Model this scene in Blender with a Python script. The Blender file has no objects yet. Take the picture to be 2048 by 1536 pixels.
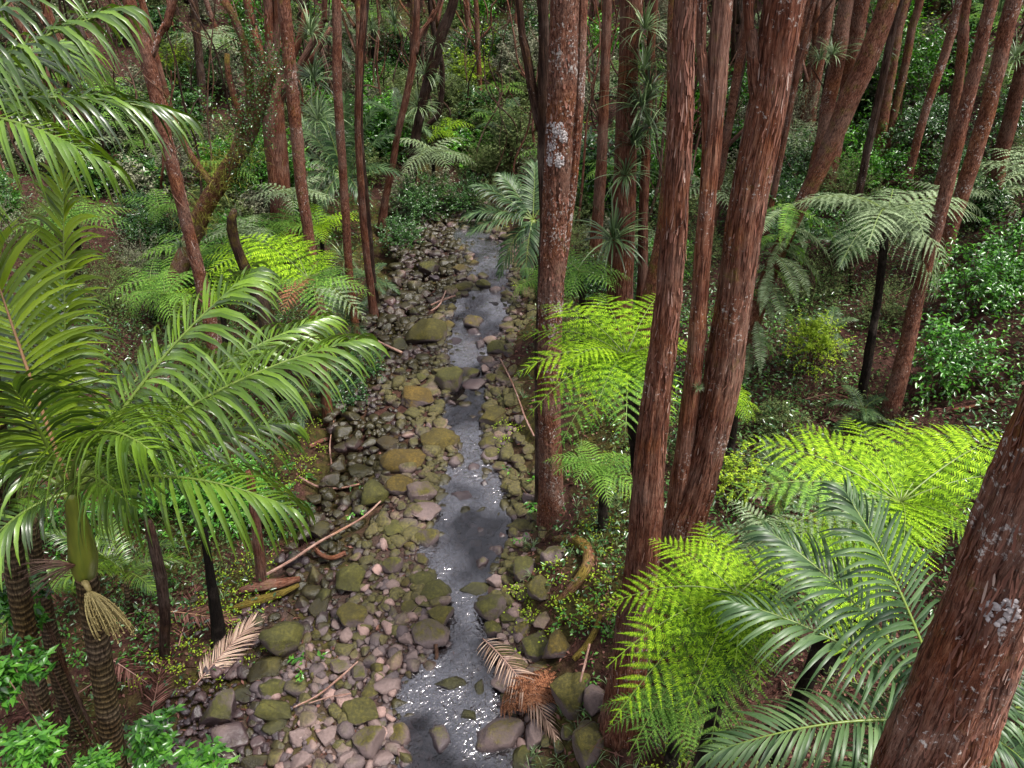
import bpy, bmesh, math, random
import numpy as np
from mathutils import Vector, noise as mnoise

random.seed(7)
RNG = np.random.default_rng(11)
SC = bpy.context.scene
COL = SC.collection
RAD = math.radians

# ------------------------------------------------------------------ camera, sky, sun, exposure
CAM_H, PITCH, FPX = 10.0, RAD(33.0), 1538.0
cam_d = bpy.data.cameras.new('camera')
cam = bpy.data.objects.new('camera', cam_d)
COL.objects.link(cam)
cam.location = (0, 0, CAM_H)
cam.rotation_euler = (RAD(90) - PITCH, 0, 0)
cam_d.sensor_width = 36.0
cam_d.lens = FPX / 2048 * 36.0
cam_d.clip_start = 0.05
cam_d.clip_end = 1000
SC.camera = cam

SUN_EL, SUN_AZ = RAD(64), RAD(112)          # azimuth from +Y towards +X
world = bpy.data.worlds.new('World')
SC.world = world
world.use_nodes = True
wn = world.node_tree
wn.nodes.clear()
sky = wn.nodes.new('ShaderNodeTexSky')
sky.sky_type = 'NISHITA'
sky.sun_disc = False
sky.sun_elevation = SUN_EL
sky.sun_rotation = SUN_AZ
sky.dust_density = 4.0
hs = wn.nodes.new('ShaderNodeHueSaturation')
hs.inputs['Saturation'].default_value = 0.3
bg = wn.nodes.new('ShaderNodeBackground')
bg.inputs['Strength'].default_value = 0.075
wo = wn.nodes.new('ShaderNodeOutputWorld')
wn.links.new(sky.outputs[0], hs.inputs['Color'])
wn.links.new(hs.outputs[0], bg.inputs['Color'])
wn.links.new(bg.outputs[0], wo.inputs['Surface'])

sun_d = bpy.data.lights.new('sun', 'SUN')
sun_d.energy = 1.5
sun_d.angle = RAD(11)
sun_d.color = (1.0, 0.95, 0.88)
sun = bpy.data.objects.new('sun', sun_d)
COL.objects.link(sun)
sd = Vector((math.sin(SUN_AZ) * math.cos(SUN_EL), math.cos(SUN_AZ) * math.cos(SUN_EL), math.sin(SUN_EL)))
sun.rotation_euler = sd.to_track_quat('Z', 'Y').to_euler()
sun.location = (0, 0, 40)

SC.view_settings.view_transform = 'Standard'
SC.view_settings.look = 'None'
SC.view_settings.exposure = 2.3
SC.view_settings.gamma = 1.0
SC.view_settings.use_curve_mapping = False
SC.render.engine = 'CYCLES'
SC.cycles.max_bounces = 6
SC.cycles.diffuse_bounces = 1
SC.cycles.glossy_bounces = 3
SC.cycles.transmission_bounces = 4
SC.cycles.transparent_max_bounces = 6
SC.cycles.caustics_reflective = False
SC.cycles.caustics_refractive = False
SC.cycles.use_denoising = True

# ------------------------------------------------------------------ pixel <-> place helpers (photo pixels, 2048 x 1536)
CAMP = np.array((0.0, 0.0, CAM_H))
FWD = np.array((0.0, math.cos(PITCH), -math.sin(PITCH)))
UPV = np.array((0.0, math.sin(PITCH), math.cos(PITCH)))


def ray(px, py):
    return FWD + np.array((1.0, 0, 0)) * ((px - 1024) / FPX) + UPV * ((768 - py) / FPX)


def at_depth(px, py, t):
    return CAMP + ray(px, py) * t


def on_z(px, py, z):
    r = ray(px, py)
    return CAMP + r * ((z - CAM_H) / r[2])


def at_y(px, py, y):
    r = ray(px, py)
    return CAMP + r * (y / r[1])


def project(p):
    d = np.asarray(p, float) - CAMP
    t = d @ FWD
    if t < 0.05:
        return (-9999.0, -9999.0, t)
    return (1024 + FPX * d[0] / t, 768 - FPX * (d @ UPV) / t, t)


# ------------------------------------------------------------------ terrain
ROWS = [(1700, 800, 1010), (1536, 815, 1012), (1450, 800, 990), (1380, 800, 1002), (1300, 872, 1000), (1240, 895, 985), (1200, 892, 968), (1100, 835, 1010),
        (1050, 850, 1030), (1000, 868, 1020), (960, 880, 1003), (900, 918, 970), (850, 878, 972), (800, 878, 975),
        (760, 925, 968), (720, 898, 968), (690, 900, 975), (650, 900, 1010), (610, 905, 1014), (570, 950, 1012),
        (540, 950, 1010), (500, 940, 1010), (470, 920, 975), (440, 930, 968), (400, 935, 965), (370, 935, 955)]
_L = sorted((on_z(a, r, 0)[1], on_z(a, r, 0)[0], on_z(b, r, 0)[0]) for r, a, b in ROWS)
RY = np.array([v[0] for v in _L]); RXL = np.array([v[1] for v in _L]); RXR = np.array([v[2] for v in _L])


def banks(y):
    return np.interp(y, RY, RXL), np.interp(y, RY, RXR)


def sst(a, b, x):
    t = np.clip((x - a) / (b - a), 0, 1)
    return t * t * (3 - 2 * t)


_WAVES = [(RNG.normal(size=2) * f, RNG.uniform(0, 6.28), a) for f, a in
          [(0.25, .22), (0.3, .2), (0.45, .14), (0.6, .1), (0.9, .07), (1.3, .05), (1.9, .035), (2.7, .025), (3.6, .02), (5, .015), (6.5, .012)] for _ in range(2)]


def height(x, y):
    x = np.asarray(x, float); y = np.asarray(y, float)
    xl, xr = banks(y)
    dl = xl - x
    dr = x - xr
    inn = np.minimum(-dl, -dr)
    z_in = -0.05 - 0.3 * sst(0, 0.5, inn)
    zl = 0.02 + 0.06 * np.clip(dl, 0, 3.2) + 0.16 * np.clip(dl - 2.6, 0, 4) + 0.33 * np.clip(dl - 7.0, 0, 40) + .1 * np.clip(dl - 20, 0, 400)
    zr = 0.02 + 0.75 * sst(0.15, 1.7, dr) + 0.13 * np.clip(dr, 0, 6.5) + 0.5 * np.clip(dr - 6.0, 0, 34) + .15 * np.clip(dr - 20, 0, 400)
    z = np.where(dl > 0, zl, np.where(dr > 0, zr, z_in))
    far = 0.24 * np.clip(y - 29, 0, 80) + .12 * np.clip(y - 60, 0, 300)
    z = z + far
    bump = np.zeros_like(z)
    for k, ph, a in _WAVES:
        bump = bump + a * np.sin(k[0] * x + k[1] * y + ph)
    amp = sst(0.0, 2.5, np.maximum(dl, dr)) * 0.9 + 0.1
    return z + bump * amp


def H(x, y):
    return float(height(x, y))


def ground(px, py):
    r = ray(px, py)
    ts = np.arange(3.0, 140, 0.04)
    P = CAMP[None] + ts[:, None] * r[None]
    hh = height(P[:, 0], P[:, 1])
    k = np.argmax(P[:, 2] <= hh)
    return P[k] if P[k, 2] <= hh[k] else P[-1]


# ------------------------------------------------------------------ mesh builder
class MB:
    def __init__(self):
        self.v = []; self.q = []; self.t = []; self.n = 0; self.bc = []; self.mq = []; self.mt = []

    def add(self, v, q=None, t=None, bc=None, mi=0):
        v = np.asarray(v, float).reshape(-1, 3)
        self.v.append(v)
        if q is not None and len(q):
            q = np.asarray(q, int).reshape(-1, 4); self.q.append(q + self.n); self.mq.append(np.full(len(q), mi))
        if t is not None and len(t):
            t = np.asarray(t, int).reshape(-1, 3); self.t.append(t + self.n); self.mt.append(np.full(len(t), mi))
        self.bc.append(np.zeros((len(v), 3)) if bc is None else np.asarray(bc, float).reshape(-1, 3))
        self.n += len(v)

    def mesh(self, name, mats, smooth=True, bc=False, origin=None):
        V = np.concatenate(self.v)
        if origin is not None:
            V = V - np.asarray(origin)[None]
        Q = np.concatenate(self.q) if self.q else np.zeros((0, 4), int)
        T = np.concatenate(self.t) if self.t else np.zeros((0, 3), int)
        m = bpy.data.meshes.new(name)
        m.vertices.add(len(V)); m.vertices.foreach_set('co', V.astype(np.float32).ravel())
        nl = len(Q) * 4 + len(T) * 3
        m.loops.add(nl)
        m.loops.foreach_set('vertex_index', np.concatenate([Q.ravel(), T.ravel()]).astype(np.int32))
        m.polygons.add(len(Q) + len(T))
        st = np.concatenate([np.arange(len(Q)) * 4, len(Q) * 4 + np.arange(len(T)) * 3]).astype(np.int32)
        m.polygons.foreach_set('loop_start', st)
        if smooth:
            m.polygons.foreach_set('use_smooth', np.ones(len(Q) + len(T), bool))
        mats = mats if isinstance(mats, (list, tuple)) else [mats]
        for mm in mats:
            m.materials.append(mm)
        if len(mats) > 1:
            mi = np.concatenate((self.mq or [np.zeros(0)]) + (self.mt or [np.zeros(0)])).astype(np.int32)
            m.polygons.foreach_set('material_index', mi)
        if bc:
            a = m.attributes.new('bc', 'FLOAT_VECTOR', 'POINT')
            a.data.foreach_set('vector', np.concatenate(self.bc).astype(np.float32).ravel())
        m.update(calc_edges=True)
        return m


def nrm(a):
    a = np.asarray(a, float)
    return a / np.maximum(np.linalg.norm(a, axis=-1, keepdims=True), 1e-9)


def resample(pts, n, rad=None):
    """smooth (Catmull-Rom) resampling of a polyline"""
    P = np.asarray(pts, float)
    k = len(P)
    Q = np.vstack([2 * P[0] - P[1], P, 2 * P[-1] - P[-2]])
    u = np.linspace(0, k - 1, n)
    i = np.minimum(u.astype(int), k - 2); f = (u - i)[:, None]
    p0, p1, p2, p3 = Q[i], Q[i + 1], Q[i + 2], Q[i + 3]
    out = 0.5 * ((2 * p1) + (-p0 + p2) * f + (2 * p0 - 5 * p1 + 4 * p2 - p3) * f ** 2 + (-p0 + 3 * p1 - 3 * p2 + p3) * f ** 3)
    if rad is None:
        return out
    return out, np.interp(u, np.arange(k), rad)


def tube(mb, pts, rad, ns=8, rough=0.0, flute=0.0, seed=0, mi=0, cap=True):
    P = np.asarray(pts, float); n = len(P)
    rad = np.broadcast_to(np.asarray(rad, float), (n,))
    T = nrm(np.gradient(P, axis=0))
    ref = np.array((0, 1.0, 0)) if abs(T[0, 1]) < .9 else np.array((1.0, 0, 0))
    a = nrm(ref - (ref @ T[0]) * T[0])
    A = np.zeros_like(P)
    for i in range(n):
        a = nrm(a - (a @ T[i]) * T[i]); A[i] = a
    B = np.cross(T, A)
    th = np.linspace(0, 2 * math.pi, ns, endpoint=False)
    L = np.concatenate([[0], np.cumsum(np.linalg.norm(np.diff(P, axis=0), axis=1))])
    r = np.repeat(rad[:, None], ns, 1)
    if rough or flute:
        g = np.random.default_rng(seed)
        f = np.zeros((n, ns))
        for k in range(1, 5):
            f += flute / k * np.sin(k * th[None] + g.uniform(0, 6.3) + L[:, None] * g.uniform(-.5, .5)) * np.sin(L[:, None] * g.uniform(.3, 1.4) + g.uniform(0, 6))
        for _ in range(10):
            k = g.integers(5, max(7, ns // 3))
            f += rough * .35 * np.sin(k * th[None] + g.uniform(0, 6.3) + g.uniform(.5, 2) * np.sin(L[:, None] * g.uniform(1, 5) + g.uniform(0, 6)) + L[:, None] * g.uniform(-3, 3))
        f += rough * .25 * g.normal(size=(n, ns))
        r = r * (1 + f)
    V = P[:, None] + (np.cos(th)[None, :, None] * A[:, None] + np.sin(th)[None, :, None] * B[:, None]) * r[:, :, None]
    bc = np.stack([np.cos(th)[None] * rad[:, None], np.sin(th)[None] * rad[:, None], np.repeat(L[:, None], ns, 1)], -1)
    i = np.arange(n - 1)[:, None]; j = np.arange(ns)[None]
    q = np.stack([i * ns + j, i * ns + (j + 1) % ns, (i + 1) * ns + (j + 1) % ns, (i + 1) * ns + j], -1).reshape(-1, 4)
    Vf = V.reshape(-1, 3); bf = bc.reshape(-1, 3); t = []
    if cap:
        for row, p in ((0, P[0]), (n - 1, P[-1])):
            c = len(Vf)
            Vf = np.vstack([Vf, p]); bf = np.vstack([bf, (0, 0, L[row])])
            for jj in range(ns):
                a_, b_ = row * ns + jj, row * ns + (jj + 1) % ns
                t.append((b_, a_, c) if row == 0 else (a_, b_, c))
    mb.add(Vf, q, t, bf, mi)


def blades(mb, P, D, L, W, Wd, nseg=5, g=0.3, fold=0.2, cols=3, prof=None, mi=0, taper0=0.5):
    """many strap leaves at once; each falls under gravity along its length"""
    P = np.asarray(P, float); N = len(P)
    D = nrm(np.broadcast_to(np.asarray(D, float), (N, 3)).copy())
    L = np.broadcast_to(np.asarray(L, float), (N,)); W = np.broadcast_to(np.asarray(W, float), (N,))
    Wd = np.broadcast_to(np.asarray(Wd, float), (N, 3)); g = np.broadcast_to(np.asarray(g, float), (N,))
    rows = []
    u = np.linspace(0, 1, nseg + 1)
    w = prof(u) if prof else np.minimum(1, taper0 + u * 4) * np.clip((1 - u) * 1.8, 0, 1) ** .7
    w[-1] = max(w[-1], 0.03)
    p = P.copy(); d = D.copy()
    for k in range(nseg + 1):
        S = nrm(Wd - (Wd * d).sum(-1, keepdims=True) * d)
        Nn = np.cross(S, d)
        Nn = Nn * np.where(Nn[:, 2:3] < 0, -1, 1)
        hw = (W * w[k] / 2)[:, None]
        if cols == 3:
            rows.append(np.stack([p - S * hw + Nn * hw * fold, p, p + S * hw + Nn * hw * fold], 1))
        else:
            rows.append(np.stack([p - S * hw, p + S * hw], 1))
        if k < nseg:
            p = p + d * (L / nseg)[:, None]
            d = d.copy(); d[:, 2] -= g * (0.4 + 1.2 * (k + 1) / nseg) / nseg * 2
            d = nrm(d)
    V = np.stack(rows, 1)                       # N, nseg+1, cols, 3
    R = (nseg + 1) * cols
    i = np.arange(nseg)[:, None]; j = np.arange(cols - 1)[None]
    q1 = np.stack([i * cols + j, i * cols + j + 1, (i + 1) * cols + j + 1, (i + 1) * cols + j], -1).reshape(-1, 4)
    q = (np.arange(N)[:, None, None] * R + q1[None]).reshape(-1, 4)
    mb.add(V.reshape(-1, 3), q, mi=mi)
    return V


def kites(mb, P, D, L, W, up=None, fold=0.25, mi=0):
    """small folded leaves, two triangles each"""
    P = np.asarray(P, float); N = len(P); D = nrm(D)
    L = np.broadcast_to(np.asarray(L, float), (N,))[:, None]; W = np.broadcast_to(np.asarray(W, float), (N,))[:, None]
    up = np.array((0, 0, 1.0))[None] if up is None else up
    S = nrm(np.cross(D, np.broadcast_to(up, D.shape)) + 1e-4)
    Nn = np.cross(S, D)
    m = P + D * L * .45
    V = np.stack([P, m - S * W / 2 + Nn * W * fold, P + D * L - Nn * L * .08, m + S * W / 2 + Nn * W * fold], 1)
    b = np.arange(N)[:, None] * 4
    t = np.concatenate([b + np.array([[0, 2, 1]]), b + np.array([[0, 3, 2]])])
    mb.add(V.reshape(-1, 3), None, t, mi=mi)


# ------------------------------------------------------------------ materials
class NT:
    def __init__(self, name):
        self.m = bpy.data.materials.new(name); self.m.use_nodes = True
        self.t = self.m.node_tree; self.t.nodes.clear()

    def n(self, kind, ins=None, **props):
        nd = self.t.nodes.new('ShaderNode' + kind)
        for k, v in props.items():
            setattr(nd, k, v)
        for k, v in (ins or {}).items():
            s = nd.inputs[k]
            if isinstance(v, bpy.types.NodeSocket):
                self.t.links.new(v, s)
            else:
                if isinstance(v, tuple) and len(v) == 3 and s.type == 'RGBA':
                    v = (*v, 1)
                s.default_value = v
        return nd

    def ramp(self, fac, stops, interp='LINEAR'):
        nd = self.n('ValToRGB', {'Fac': fac})
        cr = nd.color_ramp; cr.interpolation = interp
        while len(cr.elements) < len(stops):
            cr.elements.new(0.5)
        for e, (p, c) in zip(cr.elements, stops):
            e.position = p; e.color = (*c, 1) if len(c) == 3 else c
        return nd.outputs['Color']

    def mix(self, f, a, b, blend='MIX'):
        nd = self.n('Mix', None, data_type='RGBA', blend_type=blend)
        for s, v in ((nd.inputs[0], f), (nd.inputs[6], a), (nd.inputs[7], b)):
            if isinstance(v, bpy.types.NodeSocket):
                self.t.links.new(v, s)
            else:
                s.default_value = (*v, 1) if isinstance(v, tuple) and len(v) == 3 else v
        return nd.outputs[2]

    def math(self, op, a, b=0.0, c=0.0, clamp=False):
        nd = self.n('Math', None, operation=op, use_clamp=clamp)
        for s, v in zip(nd.inputs, (a, b, c)):
            if isinstance(v, bpy.types.NodeSocket):
                self.t.links.new(v, s)
            else:
                s.default_value = v
        return nd.outputs[0]

    def noise(self, vec, scale, detail=3, rough=.55, dist=0.0):
        nd = self.n('TexNoise', {'Scale': scale, 'Detail': detail, 'Roughness': rough, 'Distortion': dist})
        if vec is not None:
            self.t.links.new(vec, nd.inputs['Vector'])
        return nd.outputs['Fac']

    def out(self, sh):
        self.n('OutputMaterial', {'Surface': sh}); return self.m


def leaf_mat(name, dark, mid, lite, rough=.4, transl=.35, spec=.5, tint=(1, 1, 1), scale=2.0, coat=0.0):
    t = NT(name)
    geo = t.n('NewGeometry')
    oi = t.n('ObjectInfo')
    tc = t.n('TexCoord')
    ns = t.noise(tc.outputs['Object'], scale, 2)
    f = t.math('ADD', t.math('MULTIPLY', geo.outputs['Random Per Island'], .6), t.math('MULTIPLY', ns, .5))
    f = t.math('ADD', f, t.math('MULTIPLY_ADD', oi.outputs['Random'], .3, -.18))
    dark = tuple(q * .5 for q in dark); lite = tuple(min(.75, q * 1.3) for q in lite)
    c = t.ramp(f, [(.15, dark), (.5, mid), (.92, lite)])
    p = t.n('BsdfPrincipled', {'Base Color': c, 'Roughness': rough, 'Specular IOR Level': spec, 'Coat Weight': coat, 'Coat Roughness': .22})
    c2 = t.mix(1.0, c, tint, 'MULTIPLY')
    tr = t.n('BsdfTranslucent', {'Color': c2})
    mx = t.n('MixShader', {0: transl, 1: p.outputs[0], 2: tr.outputs[0]})
    return t.out(mx.outputs[0])


M = {}
M['fern_lime'] = leaf_mat('fern_lime', (.06, .14, .008), (.16, .30, .012), (.31, .46, .024), .55, .42, .12, (1.2, 1.3, .5))
M['fern_green'] = leaf_mat('fern_green', (.035, .10, .018), (.085, .19, .03), (.17, .30, .045), .55, .35, .15, (1.1, 1.2, .5))
M['fern_silver'] = leaf_mat('fern_silver', (.075, .12, .05), (.15, .21, .10), (.25, .31, .18), .55, .3, .15)
M['fern_dead'] = leaf_mat('fern_dead', (.09, .035, .018), (.19, .075, .038), (.30, .14, .075), .8, .2, .1)
M['palm'] = leaf_mat('palm_green', (.03, .07, .008), (.065, .125, .012), (.13, .22, .02), .33, .25, .6, (1.3, 1.3, .3), coat=.22)
M['palm_young'] = leaf_mat('palm_young', (.07, .12, .01), (.14, .22, .014), (.24, .33, .02), .33, .4, .5, (1.3, 1.3, .4))
M['palm_grey'] = leaf_mat('palm_grey', (.02, .055, .02), (.045, .09, .032), (.09, .145, .055),   .4, .3, .35)
M['palm_dry'] = leaf_mat('palm_dry', (.12, .07, .05), (.27, .175, .13), (.42, .31, .24), .8, .15, .15)
M['leaf_big'] = leaf_mat('leaf_big', (.022, .085, .012), (.05, .17, .018), (.10, .24, .025), .27, .3, .6, (1.2, 1.4, .3))
M['leaf_dark'] = leaf_mat('leaf_dark', (.012, .045, .012), (.03, .085, .02), (.06, .13, .03), .25, .25, .7, (1.2, 1.4, .4))
M['leaf_fine'] = leaf_mat('leaf_fine', (.035, .06, .018), (.08, .115, .035), (.14, .17, .06), .55, .3, .15)
M['leaf_lime'] = leaf_mat('leaf_lime', (.10, .17, .012), (.21, .33, .02), (.32, .42, .035), .5, .4, .2)
M['leaf_grey'] = leaf_mat('leaf_grey', (.07, .075, .045), (.14, .15, .09), (.22, .22, .15), .55, .25, .15)
M['strap'] = leaf_mat('strap', (.035, .07, .025), (.085, .14, .05), (.19, .25, .12), .4, .25, .5)
M['litter'] = leaf_mat('litter', (.018, .008, .006), (.062, .026, .02), (.20, .10, .08), .8, .1, .05, scale=1.2)
M['moss_tuft'] = leaf_mat('moss_tuft', (.06, .06, .01), (.13, .13, .02), (.2, .2, .04), .8, .2, .1)


def bark_mat(name, dark, mid, lite, fx=16, fz=1.5, bump=.6, rings=False):
    t = NT(name)
    at = t.n('Attribute', attribute_name='bc')
    oi = t.n('ObjectInfo')
    sep = t.n('SeparateColor', {'Color': oi.outputs['Color']})
    off = t.n('VectorMath', {0: at.outputs['Vector'], 1: (0, 0, 0)}, operation='ADD')
    rv = t.math('MULTIPLY', oi.outputs['Random'], 50)
    cx = t.n('CombineXYZ', {'X': rv, 'Y': rv, 'Z': rv})
    t.t.links.new(cx.outputs[0], off.inputs[1])
    mp = t.n('Mapping', {'Vector': off.outputs[0], 'Scale': (fx, fx, fz)})
    n1 = t.noise(mp.outputs[0], 1.0, 5, .65, .6)
    mp2 = t.n('Mapping', {'Vector': off.outputs[0], 'Scale': (fx * 3.2, fx * 3.2, fz * 6)})
    n2 = t.noise(mp2.outputs[0], 1.0, 3, .6)
    n3 = t.noise(off.outputs[0], 3.0, 3)
    f = t.math('ADD', t.math('MULTIPLY', n1, .75), t.math('MULTIPLY', n2, .3))
    c = t.ramp(f, [(.33, dark), (.50, mid), (.72, lite)])
    n7 = t.noise(off.outputs[0], 1.3, 4, .6)
    c = t.mix(t.ramp(n3, [(.35, (0, 0, 0)), (.7, (1, 1, 1))]), c, t.mix(1.0, c, (.66, .56, .55), 'MULTIPLY'))
    c = t.mix(t.math('MULTIPLY', t.ramp(n7, [(.50, (0, 0, 0)), (.62, (1, 1, 1))]), .55), c, t.mix(n2, mid, (.26, .20, .17)))
    c = t.mix(t.math('MULTIPLY', t.ramp(n7, [(.34, (1, 1, 1)), (.46, (0, 0, 0))]), .6), c, t.mix(1.0, c, (1.35, 1.2, .7), 'MULTIPLY'))
    # pale flecks of lichen
    vo = t.n('TexNoise', {'Vector': off.outputs[0], 'Scale': 26.0, 'Detail': 4.0, 'Roughness': .7})
    n4 = t.noise(off.outputs[0], 2.2, 3, .6)
    thr = t.math('SUBTRACT', t.math('ADD', t.math('MULTIPLY', vo.outputs['Fac'], 1.0), t.math('MULTIPLY', n4, .55)), t.math('MULTIPLY_ADD', sep.outputs['Green'], -.22, 1.02))
    lf = t.math('MULTIPLY', thr, 14.0, clamp=True)
    c = t.mix(lf, c, t.mix(n2, (.30, .26, .24), (.62, .58, .55)))
    # moss
    n5 = t.noise(off.outputs[0], 5.0, 5, .65)
    mf = t.math('MULTIPLY', t.math('SUBTRACT', t.math('ADD', n5, t.math('MULTIPLY', sep.outputs['Red'], .6)), .78), 5.0, clamp=True)
    c = t.mix(mf, c, t.mix(n2, (.07, .05, .01), (.20, .15, .03)))
    c = t.mix(1.0, c, t.n('CombineColor', {0: sep.outputs['Blue'], 1: sep.outputs['Blue'], 2: sep.outputs['Blue']}).outputs[0], 'MULTIPLY')
    mp3 = t.n('Mapping', {'Vector': off.outputs[0], 'Scale': (fx * 3.6, fx * 3.6, fz * 1.1)})
    n6 = t.noise(mp3.outputs[0], 1.0, 4, .7, .3)
    c = t.mix(t.ramp(n6, [(.40, (1, 1, 1)), (.52, (0, 0, 0))]), c, t.mix(1.0, c, (.28, .24, .24), 'MULTIPLY'))
    c = t.mix(t.math('MULTIPLY', t.ramp(n6, [(.60, (0, 0, 0)), (.70, (1, 1, 1))]), .55), c, lite)
    hgt = t.math('ADD', t.math('MULTIPLY', f, .6), t.math('MULTIPLY', n6, .9))
    if rings:
        sx = t.n('SeparateXYZ', {'Vector': at.outputs['Vector']})
        w = t.math('SINE', t.math('MULTIPLY', t.math('ADD', sx.outputs['Z'], t.math('MULTIPLY', n3, .05)), 75.0))
        c = t.mix(t.ramp(w, [(.1, (0, 0, 0)), (.75, (1, 1, 1))]), t.mix(1.0, c, (.4, .4, .4), 'MULTIPLY'), c)
        hgt = t.math('ADD', f, t.math('MULTIPLY', w, .3))
    bp = t.n('Bump', {'Strength': bump, 'Distance': .045, 'Height': hgt})
    p = t.n('BsdfPrincipled', {'Base Color': c, 'Roughness': .85, 'Specular IOR Level': .12, 'Normal': bp.outputs[0]})
    return t.out(p.outputs[0])


M['bark_red'] = bark_mat('bark_red', (.028, .010, .007), (.17, .064, .037), (.33, .18, .125), 20, 3.5, 1.0)
M['bark_flaky'] = bark_mat('bark_flaky', (.03, .012, .008), (.15, .058, .034), (.32, .17, .12), 24, 14, .8)
M['bark_dark'] = bark_mat('bark_dark', (.012, .007, .005), (.05, .026, .018), (.13, .08, .06), 20, 3, .8)
M['bark_fern'] = bark_mat('bark_fern', (.004, .003, .003), (.014, .010, .008), (.035, .025, .02), 30, 8, 1.0)
M['bark_palm'] = bark_mat('bark_palm', (.05, .035, .016), (.12, .085, .04), (.20, .15, .08), 20, 8, .5, True)
M['twig'] = bark_mat('twig', (.04, .02, .014), (.14, .075, .05), (.30, .2, .15), 30, 4, .4)
M['pale_stick'] = bark_mat('pale_stick', (.15, .08, .06), (.32, .19, .15), (.5, .35, .28), 30, 4, .4)

t = NT('frond_rib')
oi = t.n('ObjectInfo')
p = t.n('BsdfPrincipled', {'Base Color': t.mix(oi.outputs['Random'], (.07, .11, .012), (.12, .17, .025)), 'Roughness': .45})
M['rib'] = t.out(p.outputs[0])
t = NT('frond_rib_brown')
p = t.n('BsdfPrincipled', {'Base Color': (.22, .12, .06, 1), 'Roughness': .5})
M['rib_brown'] = t.out(p.outputs[0])
t = NT('crownshaft_green')
at = t.n('Attribute', attribute_name='bc')
n1 = t.noise(t.n('Mapping', {'Vector': at.outputs['Vector'], 'Scale': (14, 14, 2)}).outputs[0], 1.5, 3)
p = t.n('BsdfPrincipled', {'Base Color': t.ramp(n1, [(.3, (.07, .10, .012)), (.7, (.15, .17, .02))]), 'Roughness': .4})
M['crownshaft'] = t.out(p.outputs[0])
t = NT('flower_spray')
geo = t.n('NewGeometry')
p = t.n('BsdfPrincipled', {'Base Color': t.ramp(geo.outputs['Random Per Island'], [(0, (.20, .15, .05)), (1, (.42, .34, .14))]), 'Roughness': .6})
M['flowers'] = t.out(p.outputs[0])


def rock_mat(name, pebble=False, mossy=.72):
    t = NT(name)
    geo = t.n('NewGeometry'); oi = t.n('ObjectInfo'); tc = t.n('TexCoord')
    sep = t.n('SeparateColor', {'Color': oi.outputs['Color']})
    pos = geo.outputs['Position']
    n1 = t.noise(pos, 3.0, 5, .6)
    n2 = t.noise(pos, 22.0, 4, .65)
    n3 = t.noise(pos, 90.0, 2)
    if pebble:
        tone = t.math('MULTIPLY_ADD', geo.outputs['Random Per Island'], .7, t.math('MULTIPLY', n1, .3))
    else:
        tone = t.math('ADD', t.math('MULTIPLY', sep.outputs['Green'], .75), t.math('MULTIPLY', n1, .3))
    c = t.ramp(tone, [(.05, (.045, .034, .038)), (.35, (.085, .062, .062)), (.65, (.145, .10, .09)), (1, (.30, .185, .16))])
    c = t.mix(.5, c, t.ramp(n2, [(.25, (.25, .25, .25)), (.75, (.8, .8, .8))]), 'OVERLAY')
    nz = t.n('SeparateXYZ', {'Vector': geo.outputs['Normal']}).outputs['Z']
    z = t.n('SeparateXYZ', {'Vector': pos}).outputs['Z']
    if not pebble:
        lf = t.math('MULTIPLY', t.math('SUBTRACT', t.math('ADD', n2, t.math('MULTIPLY', n1, .6)), .98), 12, clamp=True)
        c = t.mix(t.math('MULTIPLY', lf, .7), c, (.38, .33, .31))
        mm = t.math('ADD', t.math('MULTIPLY', nz, .35), t.math('ADD', t.math('MULTIPLY', n1, .75), t.math('MULTIPLY', n2, .25)))
        mf = t.math('MULTIPLY', t.math('ADD', mm, t.math('MULTIPLY_ADD', sep.outputs['Red'], .85, -1.14)), 5.0, clamp=True)
        mcol = t.ramp(t.math('ADD', t.math('MULTIPLY', n2, .6), t.math('MULTIPLY', n1, .4)), [(.3, (.014, .013, .004)), (.5, (.045, .043, .008)), (.74, (.125, .115, .018))])
        mcol = t.mix(t.math('MULTIPLY', sep.outputs['Blue'], 1.0), mcol, t.mix(1.0, mcol, (1.5, .95, .7), 'MULTIPLY'))
        c = t.mix(mf, c, mcol)
        hb = t.math('ADD', t.math('MULTIPLY', n2, .6), t.math('MULTIPLY', t.math('MULTIPLY', n3, mf), .8))
    else:
        n5 = t.noise(pos, 1.1, 3)
        mf = t.math('MULTIPLY', t.math('SUBTRACT', t.math('ADD', t.math('MULTIPLY', nz, .2), n5), mossy), 6, clamp=True)
        c = t.mix(t.math('MULTIPLY', mf, .9), c, t.ramp(n2, [(.3, (.016, .015, .004)), (.7, (.09, .08, .014))]))
        hb = n2
    wet = t.math('MULTIPLY', t.math('SUBTRACT', t.math('MULTIPLY_ADD', n2, .08, .05), z), 14, clamp=True)
    c = t.mix(wet, c, t.mix(1.0, c, (.38, .36, .4), 'MULTIPLY'))
    rg = t.math('MULTIPLY_ADD', wet, -.5, .8)
    bp = t.n('Bump', {'Strength': .7, 'Distance': .03, 'Height': hb})
    p = t.n('BsdfPrincipled', {'Base Color': c, 'Roughness': rg, 'Specular IOR Level': .4, 'Normal': bp.outputs[0]})
    return t.out(p.outputs[0])


M['rock'] = rock_mat('mossy_rock')
M['pebble'] = rock_mat('pebble_rock', True)
M['cobble'] = rock_mat('cobble_rock', True, .47)

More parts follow.
